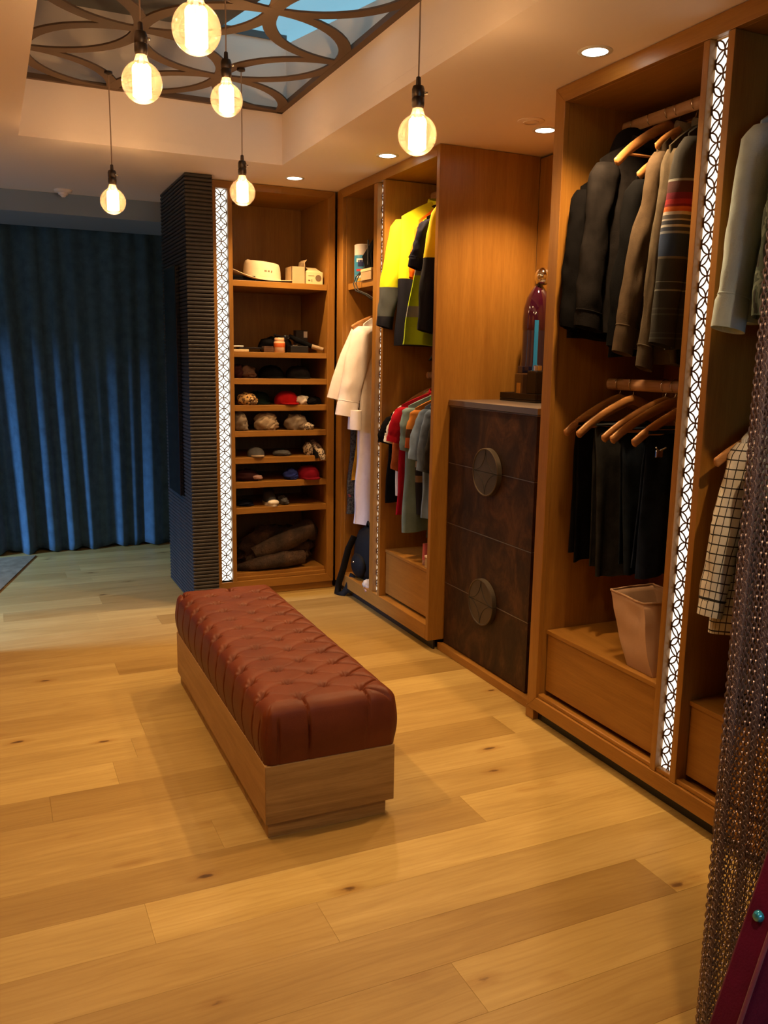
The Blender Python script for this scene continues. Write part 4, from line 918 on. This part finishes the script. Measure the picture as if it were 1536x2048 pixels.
for q in (.98, 1.25, 1.5, 1.72, 1.9):
    ring = []
    for j in range(48):
        a = 2 * PI * j / 48; px, py = .125 * q * math.cos(a) * (1 if q < 1.3 else 1.0), .095 * q * math.sin(a) * .98
        curl = ((q - .98) / .92) ** 2 * .075 * (abs(math.cos(a)) ** 2) * (1 if math.cos(a) < 0 else .18)
        ring.append((hx + px, hy + py, hz + .004 + curl - .010 * ((q - .98) / .92) * abs(math.sin(a))))
    rings.append(ring)
o = mb.loft(rings, False).build('brim', K['straw'], ht, 70); s = o.modifiers.new('felt', 'SOLIDIFY'); s.thickness = .004
mb = MB(); mb.tube([(hx + .1275 * math.cos(a), hy + .097 * math.sin(a), hz + .010) for a in [2 * PI * i / 36 for i in range(37)]], .006, 6, flat=(.5, 1.6)); mb.build('hat_band', K['straw'], ht, 60)
mb = MB()
for dx, w in ((-.012, .016), (.012, .012), (.034, .007)): mb.box(hx + dx, hx + dx + w, hy - .0965, hy - .0945, hz + .058, hz + .066)
mb.build('badge', K['print'], ht)
cb = thing('open_carton', 'open brown carton with a raised flap beside the hat', 'carton', (1.92, 5.68, S1))
mb = MB(); x0, x1, y0, y1 = 1.868, 1.962, 5.60, 5.74
mb.box(x0, x1, y0, y1, S1, S1 + .003); mb.box(x0, x0 + .003, y0, y1, S1, S1 + .112); mb.box(x1 - .003, x1, y0, y1, S1, S1 + .112); mb.box(x0, x1, y0, y0 + .003, S1, S1 + .112); mb.box(x0, x1, y1 - .003, y1, S1, S1 + .112); mb.build('carton_body', K['card'], cb)
mb = MB(); mb.loft([[(x1 - .003, y0, S1 + .112), (x1, y0, S1 + .112), (x1, y1, S1 + .112), (x1 - .003, y1, S1 + .112)], [(x1 - .006, y0, S1 + .140), (x1 - .003, y0, S1 + .140), (x1 + .006, y1, S1 + .152), (x1 + .003, y1, S1 + .152)], [(x1 + .010, y0, S1 + .160), (x1 + .013, y0, S1 + .160), (x1 + .022, y1, S1 + .165), (x1 + .019, y1, S1 + .165)]]); mb.build('flap', K['card'], cb)
pb = thing('printed_box', 'small cream printed box at the end of the top shelf', 'box', (2.03, 5.63, S1))
MB().box(1.966, 2.082, 5.585, 5.70, S1, S1 + .082).build('carton_body', K['cream'], pb, bevel=.002); MB().loft([[(1.97, 5.60, S1 + .083), (2.08, 5.60, S1 + .083), (2.08, 5.70, S1 + .083), (1.97, 5.70, S1 + .083)], [(2.0, 5.66, S1 + .105), (2.07, 5.66, S1 + .105), (2.07, 5.70, S1 + .12), (2.0, 5.70, S1 + .12)]]).build('lid_flap', K['cream'], pb)
mb = MB(); mb.box(1.978, 1.992, 5.5835, 5.5848, S1 + .022, S1 + .030); mb.box(2.002, 2.006, 5.5835, 5.5848, S1 + .016, S1 + .034); mb.lathe([(.001, 0), (.021, 0), (.021, .001), (.001, .001)], (2.050, 5.5836, S1 + .043), 20, axis='y'); mb.box(1.978, 2.02, 5.5835, 5.5848, S1 + .056, S1 + .058); mb.build('printing', K['print'], pb)
# ---- second shelf
S2 = 1.6415
jar = thing('candle_jar', 'candle jar with orange label at the front of the second shelf', 'jar', (1.775, 5.585, S2))
MB().lathe([(.001, 0), (.034, 0), (.037, .004), (.037, .066), (.034, .072), (.001, .072)], (1.775, 5.585, S2), 24).build('glass', K['wax'], jar, 50); MB().lathe([(.001, .0725), (.032, .0725), (.033, .078), (.033, .092), (.030, .096), (.001, .096)], (1.775, 5.585, S2), 24).build('lid', K['wax'], jar, 50)
mb = MB(); mb.lathe([(.0376, .034), (.0378, .035), (.0378, .060), (.0376, .061)], (1.775, 5.585, S2), 24, cap=False); mb.build('label', K['orange'], jar, 50)
fs = thing('phone_stack', 'dark flat gadgets stacked at the shelf end by the lattice', 'gadget', (1.55, 5.62, S2))
for k, (x0, x1, y0, z0, z1, m) in enumerate(((1.455, 1.56, 5.56, 0, .016, K['cream']), (1.50, 1.66, 5.57, .0165, .030, M['gloss']), (1.456, 1.53, 5.58, .0305, .040, M['white']))): MB().box(x0, x1, y0, y0 + .09, S2 + z0, S2 + z1).build('gadget_case', m, fs, bevel=.003)
for i, (nm, lab, b, m) in enumerate((('dark_box', 'small black box behind the candle jar', (1.85, 1.975, 5.57, 5.66, 0, .045), M['black']), ('upright_box', 'tall black box with pale sticker at the back of the second shelf', (1.945, 2.03, 5.74, 5.80, 0, .155), M['black']), ('brown_wallet', 'brown wallet beside the candle jar', (1.665, 1.735, 5.575, 5.64, 0, .030), K['brownc']))):
    t = thing(nm, lab, 'box' if 'box' in nm else 'wallet', (b[0], b[2], S2)); MB().box(b[0], b[1], b[2], b[3], S2 + b[4], S2 + b[5]).build('case', m, t, bevel=.003)
    if nm == 'upright_box': MB().box(2.0, 2.026, 5.738, 5.7395, S2 + .105, S2 + .147).build('sticker', M['white'], t)
    if nm == 'dark_box': MB().box(1.865, 1.90, 5.575, 5.60, S2 + .0455, S2 + .052).build('key', M['chrome'], t, bevel=.002)
    if nm == 'brown_wallet': MB().box(1.668, 1.732, 5.578, 5.637, S2 + .0305, S2 + .038).build('flap', K['brownc'], t, bevel=.003)
st = thing('umbrella', 'folded black umbrella with pale wooden handle leaning on the second shelf', 'umbrella', (2.02, 5.60, S2)); MB().tube([(1.88, 5.70, S2 + .115), (1.93, 5.68, S2 + .085), (2.02, 5.63, S2 + .045)], [.012, .020, .016], 10).build('cover', K['black'], st, 60); MB().tube([(2.02, 5.63, S2 + .045), (2.06, 5.615, S2 + .034), (2.092, 5.60, S2 + .024)], [.016, .015, .014], 10).build('handle', K['beige'], st, 60)
sg = thing('sunglasses', 'dark sunglasses lying behind the candle jar', 'sunglasses', (1.83, 5.66, S2 + .09)); MB().tube([(1.76, 5.66, S2 + .118), (1.80, 5.655, S2 + .108), (1.86, 5.655, S2 + .10)], .006, 8).build('temple', M['gloss'], sg, 60); MB().ball((1.845, 5.655, S2 + .098), (.028, .01, .02), 14, 8).build('lens', M['gloss'], sg, 60)
bk = thing('black_bag', 'small black pouch behind the gadgets on the second shelf', 'pouch', (1.80, 5.72, S2)); blob((1.80, 5.735, S2), (.12, .06, .06), 3, .2).build('pouch', K['black'], bk, 80); MB().tube([(1.75, 5.70, S2 + .08), (1.79, 5.69, S2 + .115), (1.84, 5.70, S2 + .085)], .005, 6).build('strap', K['black'], bk, 60)
# ---- shelves of caps and folded cloth (top to bottom)
S = [1.4695, 1.2945, 1.1245, .9465, .7825, .6075]
cloth_heap('rolled_jumper', 'maroon and brown rolled jumper on the first cap shelf', 'jumper', (1.55, 5.66, S[0]), (.080, .08, .05), K['brownc'], 1, parts=(((1.50, 5.64, S[0]), (.05, .06, .05), 5, 'collar', K['maroon']),))
cap('baseball_hat', 'black cap in the middle of the first cap shelf', (1.75, 5.70, S[0]), K['black'])
cap('baseball_hat', 'dark grey cap at the end of the first cap shelf', (1.94, 5.69, S[0]), C['charcoal'])
cloth_heap('gold_scarf', 'gold printed silk scarf on the second cap shelf', 'scarf', (1.555, 5.60, S[1]), (.065, .055, .045), K['gold'], 7)
cap('baseball_hat', 'dark green cap behind the gold scarf', (1.66, 5.72, S[1]), F('bottle_green_cloth', (.010, .018, .014)))
cp = cap('baseball_hat', 'scarlet cap with white panel on the second cap shelf', (1.845, 5.66, S[1]), K['redc'], .082, .088)
blob((1.945, 5.61, S[1]), (.05, .045, .035), 4, .3).build('white_panel', K['whitec'], cp, 80)
cloth_heap('black_gloves', 'black gloves hanging over the edge of the second cap shelf', 'gloves', (2.0, 5.585, S[1]), (.035, .04, .03), K['black'], 8)
cap('black_beanie', 'black beanie at the end of the second cap shelf', (2.055, 5.65, S[1]), K['black'], .04, .05, False)
cloth_heap('beige_cloth', 'beige folded cloth at the lattice end of the third cap shelf', 'cloth', (1.505, 5.60, S[2]), (.048, .06, .072), K['taupe'], 10)
cloth_heap('beige_hat', 'crumpled beige bucket hat on the third cap shelf', 'hat', (1.685, 5.605, S[2]), (.080, .06, .068), K['beige'], 11)
cloth_heap('striped_scarf', 'taupe scarf with pale stripes on the third cap shelf', 'scarf', (1.895, 5.605, S[2]), (.078, .06, .060), K['taupe'], 12, parts=(((1.965, 5.575, S[2]), (.045, .035, .028), 6, 'scarf_end', K['spot']),))
cap('baseball_hat', 'grey cap with pale underside on the fourth cap shelf', (1.615, 5.62, S[3]), K['greyc'], .058, .06, brim=K['beige'])
cloth_heap('grey_cloth', 'flat grey cloth in the middle of the fourth cap shelf', 'cloth', (1.80, 5.62, S[3]), (.062, .055, .022), K['greyc'], 14)
cloth_heap('spotted_scarf', 'spotted scarf draped at the back of the fourth cap shelf', 'scarf', (1.985, 5.61, S[3]), (.032, .045, .050), K['spot'], 15)
hs = thing('hanging_scarf', 'spotted scarf hanging over the front of the fourth cap shelf', 'scarf', (2.06, 5.57, S[3])); mb = MB()
mb.tube([(2.035, 5.66, S[3] + .09), (2.045, 5.60, S[3] + .06), (2.06, 5.548, S[3] + .022), (2.066, 5.533, S[3] - .012), (2.068, 5.531, S[3] - .030)], [.022, .028, .026, .022, .018], 10, flat=(1.1, .6)); mb.build('length', K['spot'], hs, 70); MB().tube([(2.018, 5.62, S[3] + .03), (2.02, 5.548, S[3] + .02), (2.026, 5.534, S[3] - .015)], .012, 8).build('tie', K['black'], hs, 70)
cloth_heap('knitted_hat', 'brown knitted cap with a pink edge on the fifth cap shelf', 'hat', (1.545, 5.63, S[4]), (.085, .06, .045), K['maroon'], 16, parts=(((1.615, 5.58, S[4] + .012), (.036, .02, .016), 3, 'turned_edge', K['pinkish']),))
cloth_heap('blue_cloth', 'royal blue bundle beside the dark red cap', 'cloth', (1.855, 5.60, S[4]), (.052, .05, .042), K['blue'], 17)
cap('baseball_hat', 'dark red cap on the fifth cap shelf', (1.99, 5.62, S[4]), K['darkred'], .080, .092)
sh = thing('canvas_shoe', 'dark canvas shoe with white rubber toe on the lowest cap shelf', 'shoe', (1.72, 5.60, S[5]))
def shoe_pts(w, l): return [(1.72 + w * math.sin(a) * (1 if math.cos(a) > 0 else .92), 5.65 - l * math.cos(a)) for a in [2 * PI * i / 28 for i in range(28)]]
MB().poly_extrude(shoe_pts(.045, .115), 'z', S[5], S[5] + .020).build('sole', K['rubber'], sh, 50)
mb = MB(); rings = []
for k in range(9):
    v = k / 8; rings.append([(1.72 + (x - 1.72) * (.96 - .30 * v * v), 5.65 + (y - 5.65) * (.97 - .38 * v) + .035 * v, S[5] + .0205 + .085 * v * (1 if y > 5.62 else .75)) for x, y in shoe_pts(.044, .112)])
mb.loft(rings).build('upper', K['canvas'], sh, 70)
mb = MB(); mb.ball((1.72, 5.565, S[5] + .024), (.041, .034, .020), 16, 8); mb.build('toe_cap', K['rubber'], sh, 70)
cloth_heap('dark_slipper', 'dark soft slipper beside the canvas shoe', 'slipper', (1.81, 5.64, S[5]), (.035, .07, .032), K['greyc'], 18)
cloth_heap('navy_cloth', 'navy cloth at the lattice end of the lowest cap shelf', 'cloth', (1.54, 5.66, S[5]), (.06, .07, .022), C['navy'], 19)
# ---- fur coat heaped at the bottom of the shelf cabinet
fc = thing('fur_coat', 'brown fur coat heaped on the bottom of the shelf cabinet', 'coat', (1.8, 5.72, .151))
blob((1.80, 5.77, .151), (.27, .13, .16), 21, .28, 44, 28, 2.4).build('coat_body', K['fur'], fc, 80)
mb = MB(); mb.tube([(1.62, 5.68, .25), (1.74, 5.65, .30), (1.88, 5.64, .37), (2.0, 5.66, .41), (2.06, 5.72, .36)], [.05, .07, .075, .07, .05], 16); mb.map(lambda p: p + Vector((mnoise.noise(p * 15), mnoise.noise(p * 15 + Vector((5, 0, 0))), mnoise.noise(p * 15 + Vector((0, 9, 0))))) * .02); mb.build('sleeve', K['fur'], fc, 80)
mb = MB(); mb.tube([(1.48, 5.66, .17), (1.62, 5.62, .195), (1.80, 5.61, .22), (1.96, 5.64, .22)], [.025, .045, .055, .045], 14); mb.map(lambda p: p + Vector((mnoise.noise(p * 17), mnoise.noise(p * 17 + Vector((5, 0, 0))), mnoise.noise(p * 17 + Vector((0, 9, 0))))) * .016); mb.build('sleeve', K['fur'], fc, 80)
# ---- corner bay: shelf, backpack
S3 = 2.0925
pr = thing('paper_towel_roll', 'paper towel roll in blue printed wrapping on the corner shelf', 'paper roll', (2.245, 5.285, S3))
MB().lathe([(.001, 0), (.050, 0), (.054, .004), (.054, .236), (.046, .240), (.018, .240), (.018, .20), (.001, .20)], (2.245, 5.285, S3), 28).build('roll', K['paper'], pr, 50)
MB().lathe([(.0545, .006), (.0549, .007), (.0549, .170), (.0545, .171)], (2.245, 5.285, S3), 28, cap=False).build('wrapping', K['blueprint'], pr, 50)
def wrap_patch(a0, a1, z0, z1, m):
    mb = MB(); mb.loft([[(2.245 + r * math.cos(a0 + (a1 - a0) * i / 6), 5.285 + r * math.sin(a0 + (a1 - a0) * i / 6), S3 + z) for i in range(7)] for r, z in ((.0553, z0), (.0553, z1))], False, False); mb.build('printed_mark', m, pr, 50)
# pale oval with navy disc, red and orange bands, as printed on the wrapper
for i in range(1): wrap_patch(3.5, 4.6, .128, .150, M['white']); wrap_patch(3.7, 4.4, .100, .140, K['navyp']); wrap_patch(3.5, 4.3, .070, .084, K['redprint']); wrap_patch(3.4, 4.6, .030, .045, M['white']); wrap_patch(3.6, 4.6, .010, .026, K['yelprint'])
r2 = thing('paper_towel_roll', 'second paper roll half hidden behind the black bag', 'paper roll', (2.33, 5.205, S3)); MB().lathe([(.001, 0), (.050, 0), (.054, .004), (.054, .226), (.046, .230), (.001, .230)], (2.345, 5.20, S3), 28).build('roll', K['paper'], r2, 50); MB().lathe([(.0545, .006), (.0549, .007), (.0549, .170), (.0545, .171)], (2.345, 5.20, S3), 28, cap=False).build('wrapping', K['blueprint'], r2, 50)
bb = thing('tote_bag', 'black bag with dangling cords standing on the corner shelf', 'bag', (2.25, 5.07, S3 + .07))
mb = MB(); mb.loft([[(2.20, 5.02, S3 + .072), (2.34, 5.00, S3 + .072), (2.34, 5.14, S3 + .072), (2.20, 5.14, S3 + .072)], [(2.185, 5.01, S3 + .15), (2.35, 5.0, S3 + .15), (2.35, 5.15, S3 + .15), (2.185, 5.16, S3 + .15)], [(2.22, 5.05, S3 + .235), (2.33, 5.05, S3 + .25), (2.33, 5.11, S3 + .25), (2.22, 5.10, S3 + .235)], [(2.24, 5.07, S3 + .27), (2.28, 5.07, S3 + .275), (2.28, 5.08, S3 + .275), (2.24, 5.08, S3 + .27)]]); mb.build('bag_body', K['black'], bb, 40, bevel=.008)
MB().box(2.178, 2.183, 5.045, 5.058, S3 + .09, S3 + .24).build('strap', M['blackmat'], bb, bevel=.001); MB().tube([(2.235, 5.06, S3 + .26), (2.232, 5.06, S3 + .285)], .003, 6).build('zip_pull', M['chrome'], bb, 50)
for k, (a, b) in enumerate(((2.17, 5.20), (2.175, 5.16))): MB().tube([(2.21, 5.13 + .03 * k, S3 + .10), (2.165, b, S3 + .03), (2.148, b + .005, S3 - .015), (2.150, b - .03, S3 - .06), (2.18, b - .12, S3 - .09), (2.22, b - .2, S3 - .14)], .0038, 8).build('cord', M['blackmat'], bb, 60)
bp2 = thing('cardboard_box', 'small brown carton under the black bag on the corner shelf', 'carton', (2.25, 5.06, S3)); MB().box(2.175, 2.35, 4.99, 5.15, S3, S3 + .052).build('carton_body', K['card'], bp2, bevel=.002); MB().box(2.173, 2.352, 4.988, 5.152, S3 + .0525, S3 + .070).build('lid', K['cream'], bp2, bevel=.002)
bp = thing('backpack', 'black backpack with dangling strap on the wardrobe floor below the robe', 'backpack', (2.30, 5.20, .141))
mb = MB(); mb.loft([[(2.30 + w * math.cos(a) * .8, 5.20 + d * math.copysign(abs(math.sin(a)) ** .7, math.sin(a)), .142 + z) for a in [2 * PI * i / 24 for i in range(24)]] for w, d, z in ((.10, .13, 0), (.13, .16, .05), (.135, .165, .14), (.125, .155, .24), (.095, .12, .31), (.05, .07, .345), (.01, .02, .355))]); mb.map(lambda p: p + Vector((.012 * mnoise.noise(p * 11), .01 * mnoise.noise(p * 9), 0))); mb.build('main_compartment', K['pack'], bp, 70)
mb = MB(); mb.ball((2.205, 5.19, .235), (.045, .10, .085), 18, 12); mb.build('front_pocket', K['pack'], bp, 70)
MB().tube([(2.20, 5.27, .42), (2.165, 5.29, .33), (2.14, 5.31, .20), (2.115, 5.335, .085), (2.105, 5.335, .016), (2.13, 5.30, .012), (2.15, 5.275, .05), (2.18, 5.24, .16)], .019, 8, flat=(1.3, .35)).build('shoulder_strap', K['pack'], bp, 60)
MB().tube([(2.27, 5.14, .49), (2.26, 5.18, .53), (2.27, 5.22, .49)], .008, 8).build('grab_loop', K['pack'], bp, 60); MB().ball((2.162, 5.20, .26), (.006, .02, .009), 10, 6).build('buckle', M['chrome'], bp, 60)
so = cloth_heap('white_sock', 'rolled white sock on the rail in front of the backpack', 'sock', (2.178, 4.985, .118), (.030, .045, .040), K['whitec'], 23, parts=(((2.165, 4.955, .1125), (.018, .032, .016), 4, 'sock_toe', K['pinkish']),))
# ---- hi-vis bay: on top of the drawer
pt = thing('pink_tube', 'pink tube standing on the drawer top below the dark shirt', 'tube', (2.235, 4.285, .4405)); MB().lathe([(.001, 0), (.017, 0), (.018, .003), (.018, .028), (.016, .03), (.001, .03)], (2.235, 4.285, .4405), 18).build('cap', K['pinkish'], pt, 50); MB().loft([[(2.235 + .019 * math.cos(a) , 4.285 + .019 * (1 - .75 * v) * math.sin(a), .4405 + .031 + .095 * v) for a in [2 * PI * i / 18 for i in range(18)]] for v in (0, .3, .7, 1)]).build('tube_body', K['pink'], pt, 60)
gb = thing('grey_carton', 'small pale carton at the end of the drawer top', 'carton', (2.25, 4.19, .4405)); MB().box(2.20, 2.31, 4.12, 4.225, .4405, .500).build('carton_body', K['card'], gb, bevel=.002); MB().box(2.198, 2.312, 4.118, 4.227, .5005, .512).build('lid', M['paint'], gb, bevel=.002)
# ---- recess: on top of the chest
CT = 1.3985
tr = thing('black_tray', 'glossy black tray on top of the drawer chest', 'tray', (2.62, 3.86, CT))
MB().box(2.515, 2.755, 3.66, 4.00, CT, CT + .012).build('tray_base', M['gloss'], tr, bevel=.004); mb = MB(); mb.box(2.515, 2.525, 3.66, 4.00, CT + .0125, CT + .045); mb.box(2.745, 2.755, 3.66, 4.00, CT + .0125, CT + .045); mb.box(2.526, 2.744, 3.66, 3.67, CT + .0125, CT + .045); mb.box(2.526, 2.744, 3.99, 4.00, CT + .0125, CT + .045); mb.build('tray_rim', M['gloss'], tr, bevel=.003)
TB = CT + .0125
pf = thing('perfume_bottle', 'square amber perfume bottle with dark cap on the tray', 'bottle', (2.585, 3.90, TB)); MB().box(2.530, 2.585, 3.815, 3.885, TB, TB + .135).build('glass', K['amberdark'], pf, bevel=.006); MB().box(2.5285, 2.5298, 3.825, 3.86, TB + .03, TB + .085).build('label', K['amber'], pf); MB().box(2.538, 2.578, 3.828, 3.872, TB + .1355, TB + .172).build('cap', K['indigo'], pf, bevel=.003)
p2 = thing('perfume_bottle', 'black perfume bottle beside the amber one on the tray', 'bottle', (2.58, 3.80, TB)); MB().box(2.545, 2.62, 3.705, 3.795, TB, TB + .15).build('glass', M['gloss'], p2, bevel=.008); MB().lathe([(.001, .1505), (.022, .1505), (.022, .175), (.012, .18), (.001, .18)], (2.58, 3.75, TB), 18).build('cap', M['chrome'], p2, 50)
vs = thing('glass_vase', 'tall dark plum glass decanter with a silver ball stopper', 'decanter', (2.66, 3.80, TB))
vx, vy = 2.672, 3.905
MB().lathe([(.001, 0), (.075, 0), (.085, .01), (.086, .12), (.078, .22), (.076, .30), (.077, .42), (.074, .47), (.060, .525), (.040, .56), (.022, .585), (.018, .60), (.001, .60)], (vx, vy, TB), 36).build('body', K['indigo'], vs, 60)
MB().lathe([(.0772, .36), (.0785, .37), (.0785, .42), (.0755, .472), (.0612, .528), (.0412, .563), (.0232, .588)], (vx, vy, TB), 36, cap=False).build('plum_shoulder', K['plum'], vs, 60)
mb = MB(); mb.loft([[(vx + r * math.cos(3.95 + .26 * i / 5), vy + r * math.sin(3.95 + .26 * i / 5), TB + z) for i in range(6)] for r, z in ((.0872, .06), (.0875, .12), (.0795, .22), (.0792, .31), (.0798, .41))], False, False); mb.build('painted_reflection', K['bluelit'], vs, 60)  # window reflection on the glass, painted as a blue band
MB().ball((vx + .01, vy - .02, TB + .638), .046, 28, 18).build('ball_stopper', K['silver'], vs, 80)
# ---- near bay: cloth bag on the drawer top
tb = thing('canvas_bag', 'tan cloth bag standing open on the drawer top', 'bag', (2.40, 2.58, .4325))
mb = MB(); BZ = .4325
q0 = [(2.225, 2.530), (2.225, 2.375), (2.41, 2.365), (2.41, 2.54)]; q1 = [(2.215, 2.640), (2.222, 2.455), (2.44, 2.42), (2.44, 2.64)]
def lerp2(t): 
    w = .02 * math.sin(PI * t)
    return [(a[0] + (b[0] - a[0]) * t + s * w, a[1] + (b[1] - a[1]) * t, BZ + .268 * t + (.012 if i in (0, 3) else 0) * t) for i, (a, b, s) in enumerate(zip(q0, q1, (-.3, -.6, .5, .5)))]
rings = []
for k in range(13):
    c = lerp2(k / 12); ring = []
    for i in range(4):
        a, b = Vector(c[i]), Vector(c[(i + 1) % 4])
        for j in range(6):
            p = a.lerp(b, j / 6); d = p + Vector((.010 * mnoise.noise(p * 12 + Vector((3, 0, 0))), .008 * mnoise.noise(p * 10), 0)); ring.append(tuple(d))
    rings.append(ring)
o = mb.loft(rings, False); mb.f.append(tuple(range(23, -1, -1))); mb.mi.append(0); o = mb.build('bag_body', K['tan'], tb, 50); s = o.modifiers.new('cloth', 'SOLIDIFY'); s.thickness = .003
MB().tube(rings[-1] + [rings[-1][0]], .0045, 6).build('hem', K['tan'], tb, 60)
db = thing('dark_tin', 'dark tin with a bright knob on the drawer top behind the chain curtain', 'tin', (2.25, 1.98, .4325)); MB().lathe([(.001, 0), (.075, 0), (.078, .004), (.078, .055), (.001, .055)], (2.27, 1.96, .4325), 24).build('tin_body', M['black'], db, 50); MB().lathe([(.001, .0555), (.080, .0555), (.080, .066), (.02, .072), (.001, .072)], (2.27, 1.96, .4325), 24).build('lid', M['black'], db, 50); MB().ball((2.27, 1.96, .515), .011, 12, 8).build('knob', M['chrome'], db, 60)

# ================================================================== chain curtain in the foreground
cc = thing('chain_curtain', 'bronze metal chain curtain hanging in the right foreground', 'chain curtain', (1.6, 1.27, 0))
PITCH = .0116
def link_mesh():
    mb = MB(); nl = int(2.66 / PITCH)
    for k in range(nl):
        z = .006 + k * PITCH + .0075; fl = k % 2; rings = []
        for i in range(9):
            a = 2 * PI * i / 9; rx, rz = .0046, .0078
            c = (rx * math.cos(a), rz * math.sin(a)); ring = []
            for j in range(4):
                b = 2 * PI * j / 4 + PI / 4; q = .0015
                u = c[0] + q * math.cos(b) * math.cos(a); zz = c[1] + q * math.cos(b) * math.sin(a); w = q * math.sin(b)
                ring.append((u * .87 - w * .5, u * .5 + w * .87, z + zz) if fl else (u * .5 + w * .87, -u * .87 + w * .5, z + zz))
            rings.append(ring)
        rings.append(rings[0]); mb.loft(rings, False)
    return mb.mesh('chain', M['chain'], smooth=80)
lm = link_mesh(); rgc = random.Random(3)
def strand(x, y):
    o = bpy.data.objects.new('chain', lm); col.objects.link(o); o.parent = cc; o.location = (x - 1.6, y - 1.27, rgc.uniform(0, PITCH)); o.rotation_euler.z = rgc.uniform(-.35, .35)
k = 0; x = 1.369
while x < 1.95: strand(x, 1.25 + .010 * math.sin(x * 90)); x += .0080; k += 1
x = 1.445
while x < 1.99: strand(x, 1.305 + .012 * math.sin(x * 70)); x += .0105
MB().tube([(1.33, 1.265, 2.675), (2.12, 1.265, 2.675)], .012, 12).build('curtain_rail', M['iron'], cc, 50)

# ================================================================== plum chair in the corner of the picture
ca = thing('velvet_chair', 'plum velvet chair back with piped edge and blue crystal stud', 'chair', (1.62, .80, 0))
o0 = [(1.09, .10), (1.126, .416), (1.168, .545), (1.235, .747), (1.285, .885), (1.40, .955), (1.62, .975), (1.84, .955), (1.955, .885), (2.01, .745), (2.07, .555), (2.115, .43), (2.128, .10)]
MB().poly_extrude(o0, 'y', .943, 1.0).build('backrest', M['velvet'], ca, 30, bevel=.006)
MB().tube([(p[0], .943, p[1]) for p in o0] + [(o0[0][0], .943, o0[0][1])], .0042, 8).build('piping', M['piping'], ca, 60)
MB().box(1.26, 1.98, .905, .9425, .42, .86).build('inner_cushion', M['velvet'], ca, bevel=.018)
for sx_, bxx in ((-1, 1.1985), (1, 2.0475)):
    MB().lathe([(.0006, sx_ * .012), (.007, sx_ * .0105), (.0100, sx_ * .006), (.0105, 0), (.0006, -sx_ * .001)], (bxx, .972, .633), 14, axis='x').build('stud', M['crystal'], ca, 30)
MB().box(1.16, 2.08, .40, .9, .30, .395).build('seat', M['velvet'], ca, bevel=.02)
for lx in (1.19, 2.05):
    for ly in (.45, .97): MB().tube([(lx, ly, .30 if ly < .9 else .10), (lx, ly, .001)], [.022, .015], 10).build('leg', M['black'], ca, 50)

# ================================================================== repeats share a group
GROUPS = {'clothes_hanger': 'hangers on the wardrobe rails', 'baseball_hat': 'peaked hats on the cap shelves', 'folded_trousers': 'trousers folded over the lower hangers', 'paper_towel_roll': 'paper rolls on the corner shelf', 'perfume_bottle': 'perfume bottles on the tray', 'hanging_wardrobe': 'hanging wardrobes along the wall'}
for o in bpy.data.objects:
    if o.parent or 'category' not in o.keys() or 'group' in o.keys(): continue
    b = o.name.split('.')[0]
    if b in GROUPS: o['group'] = GROUPS[b]
    elif b.endswith('t_shirt'): o['group'] = 'T-shirts on the lower rail'
    elif b.startswith('hi_vis') or b == 'yellow_hi_vis_coat': o['group'] = 'hi-vis clothes on the upper rail'
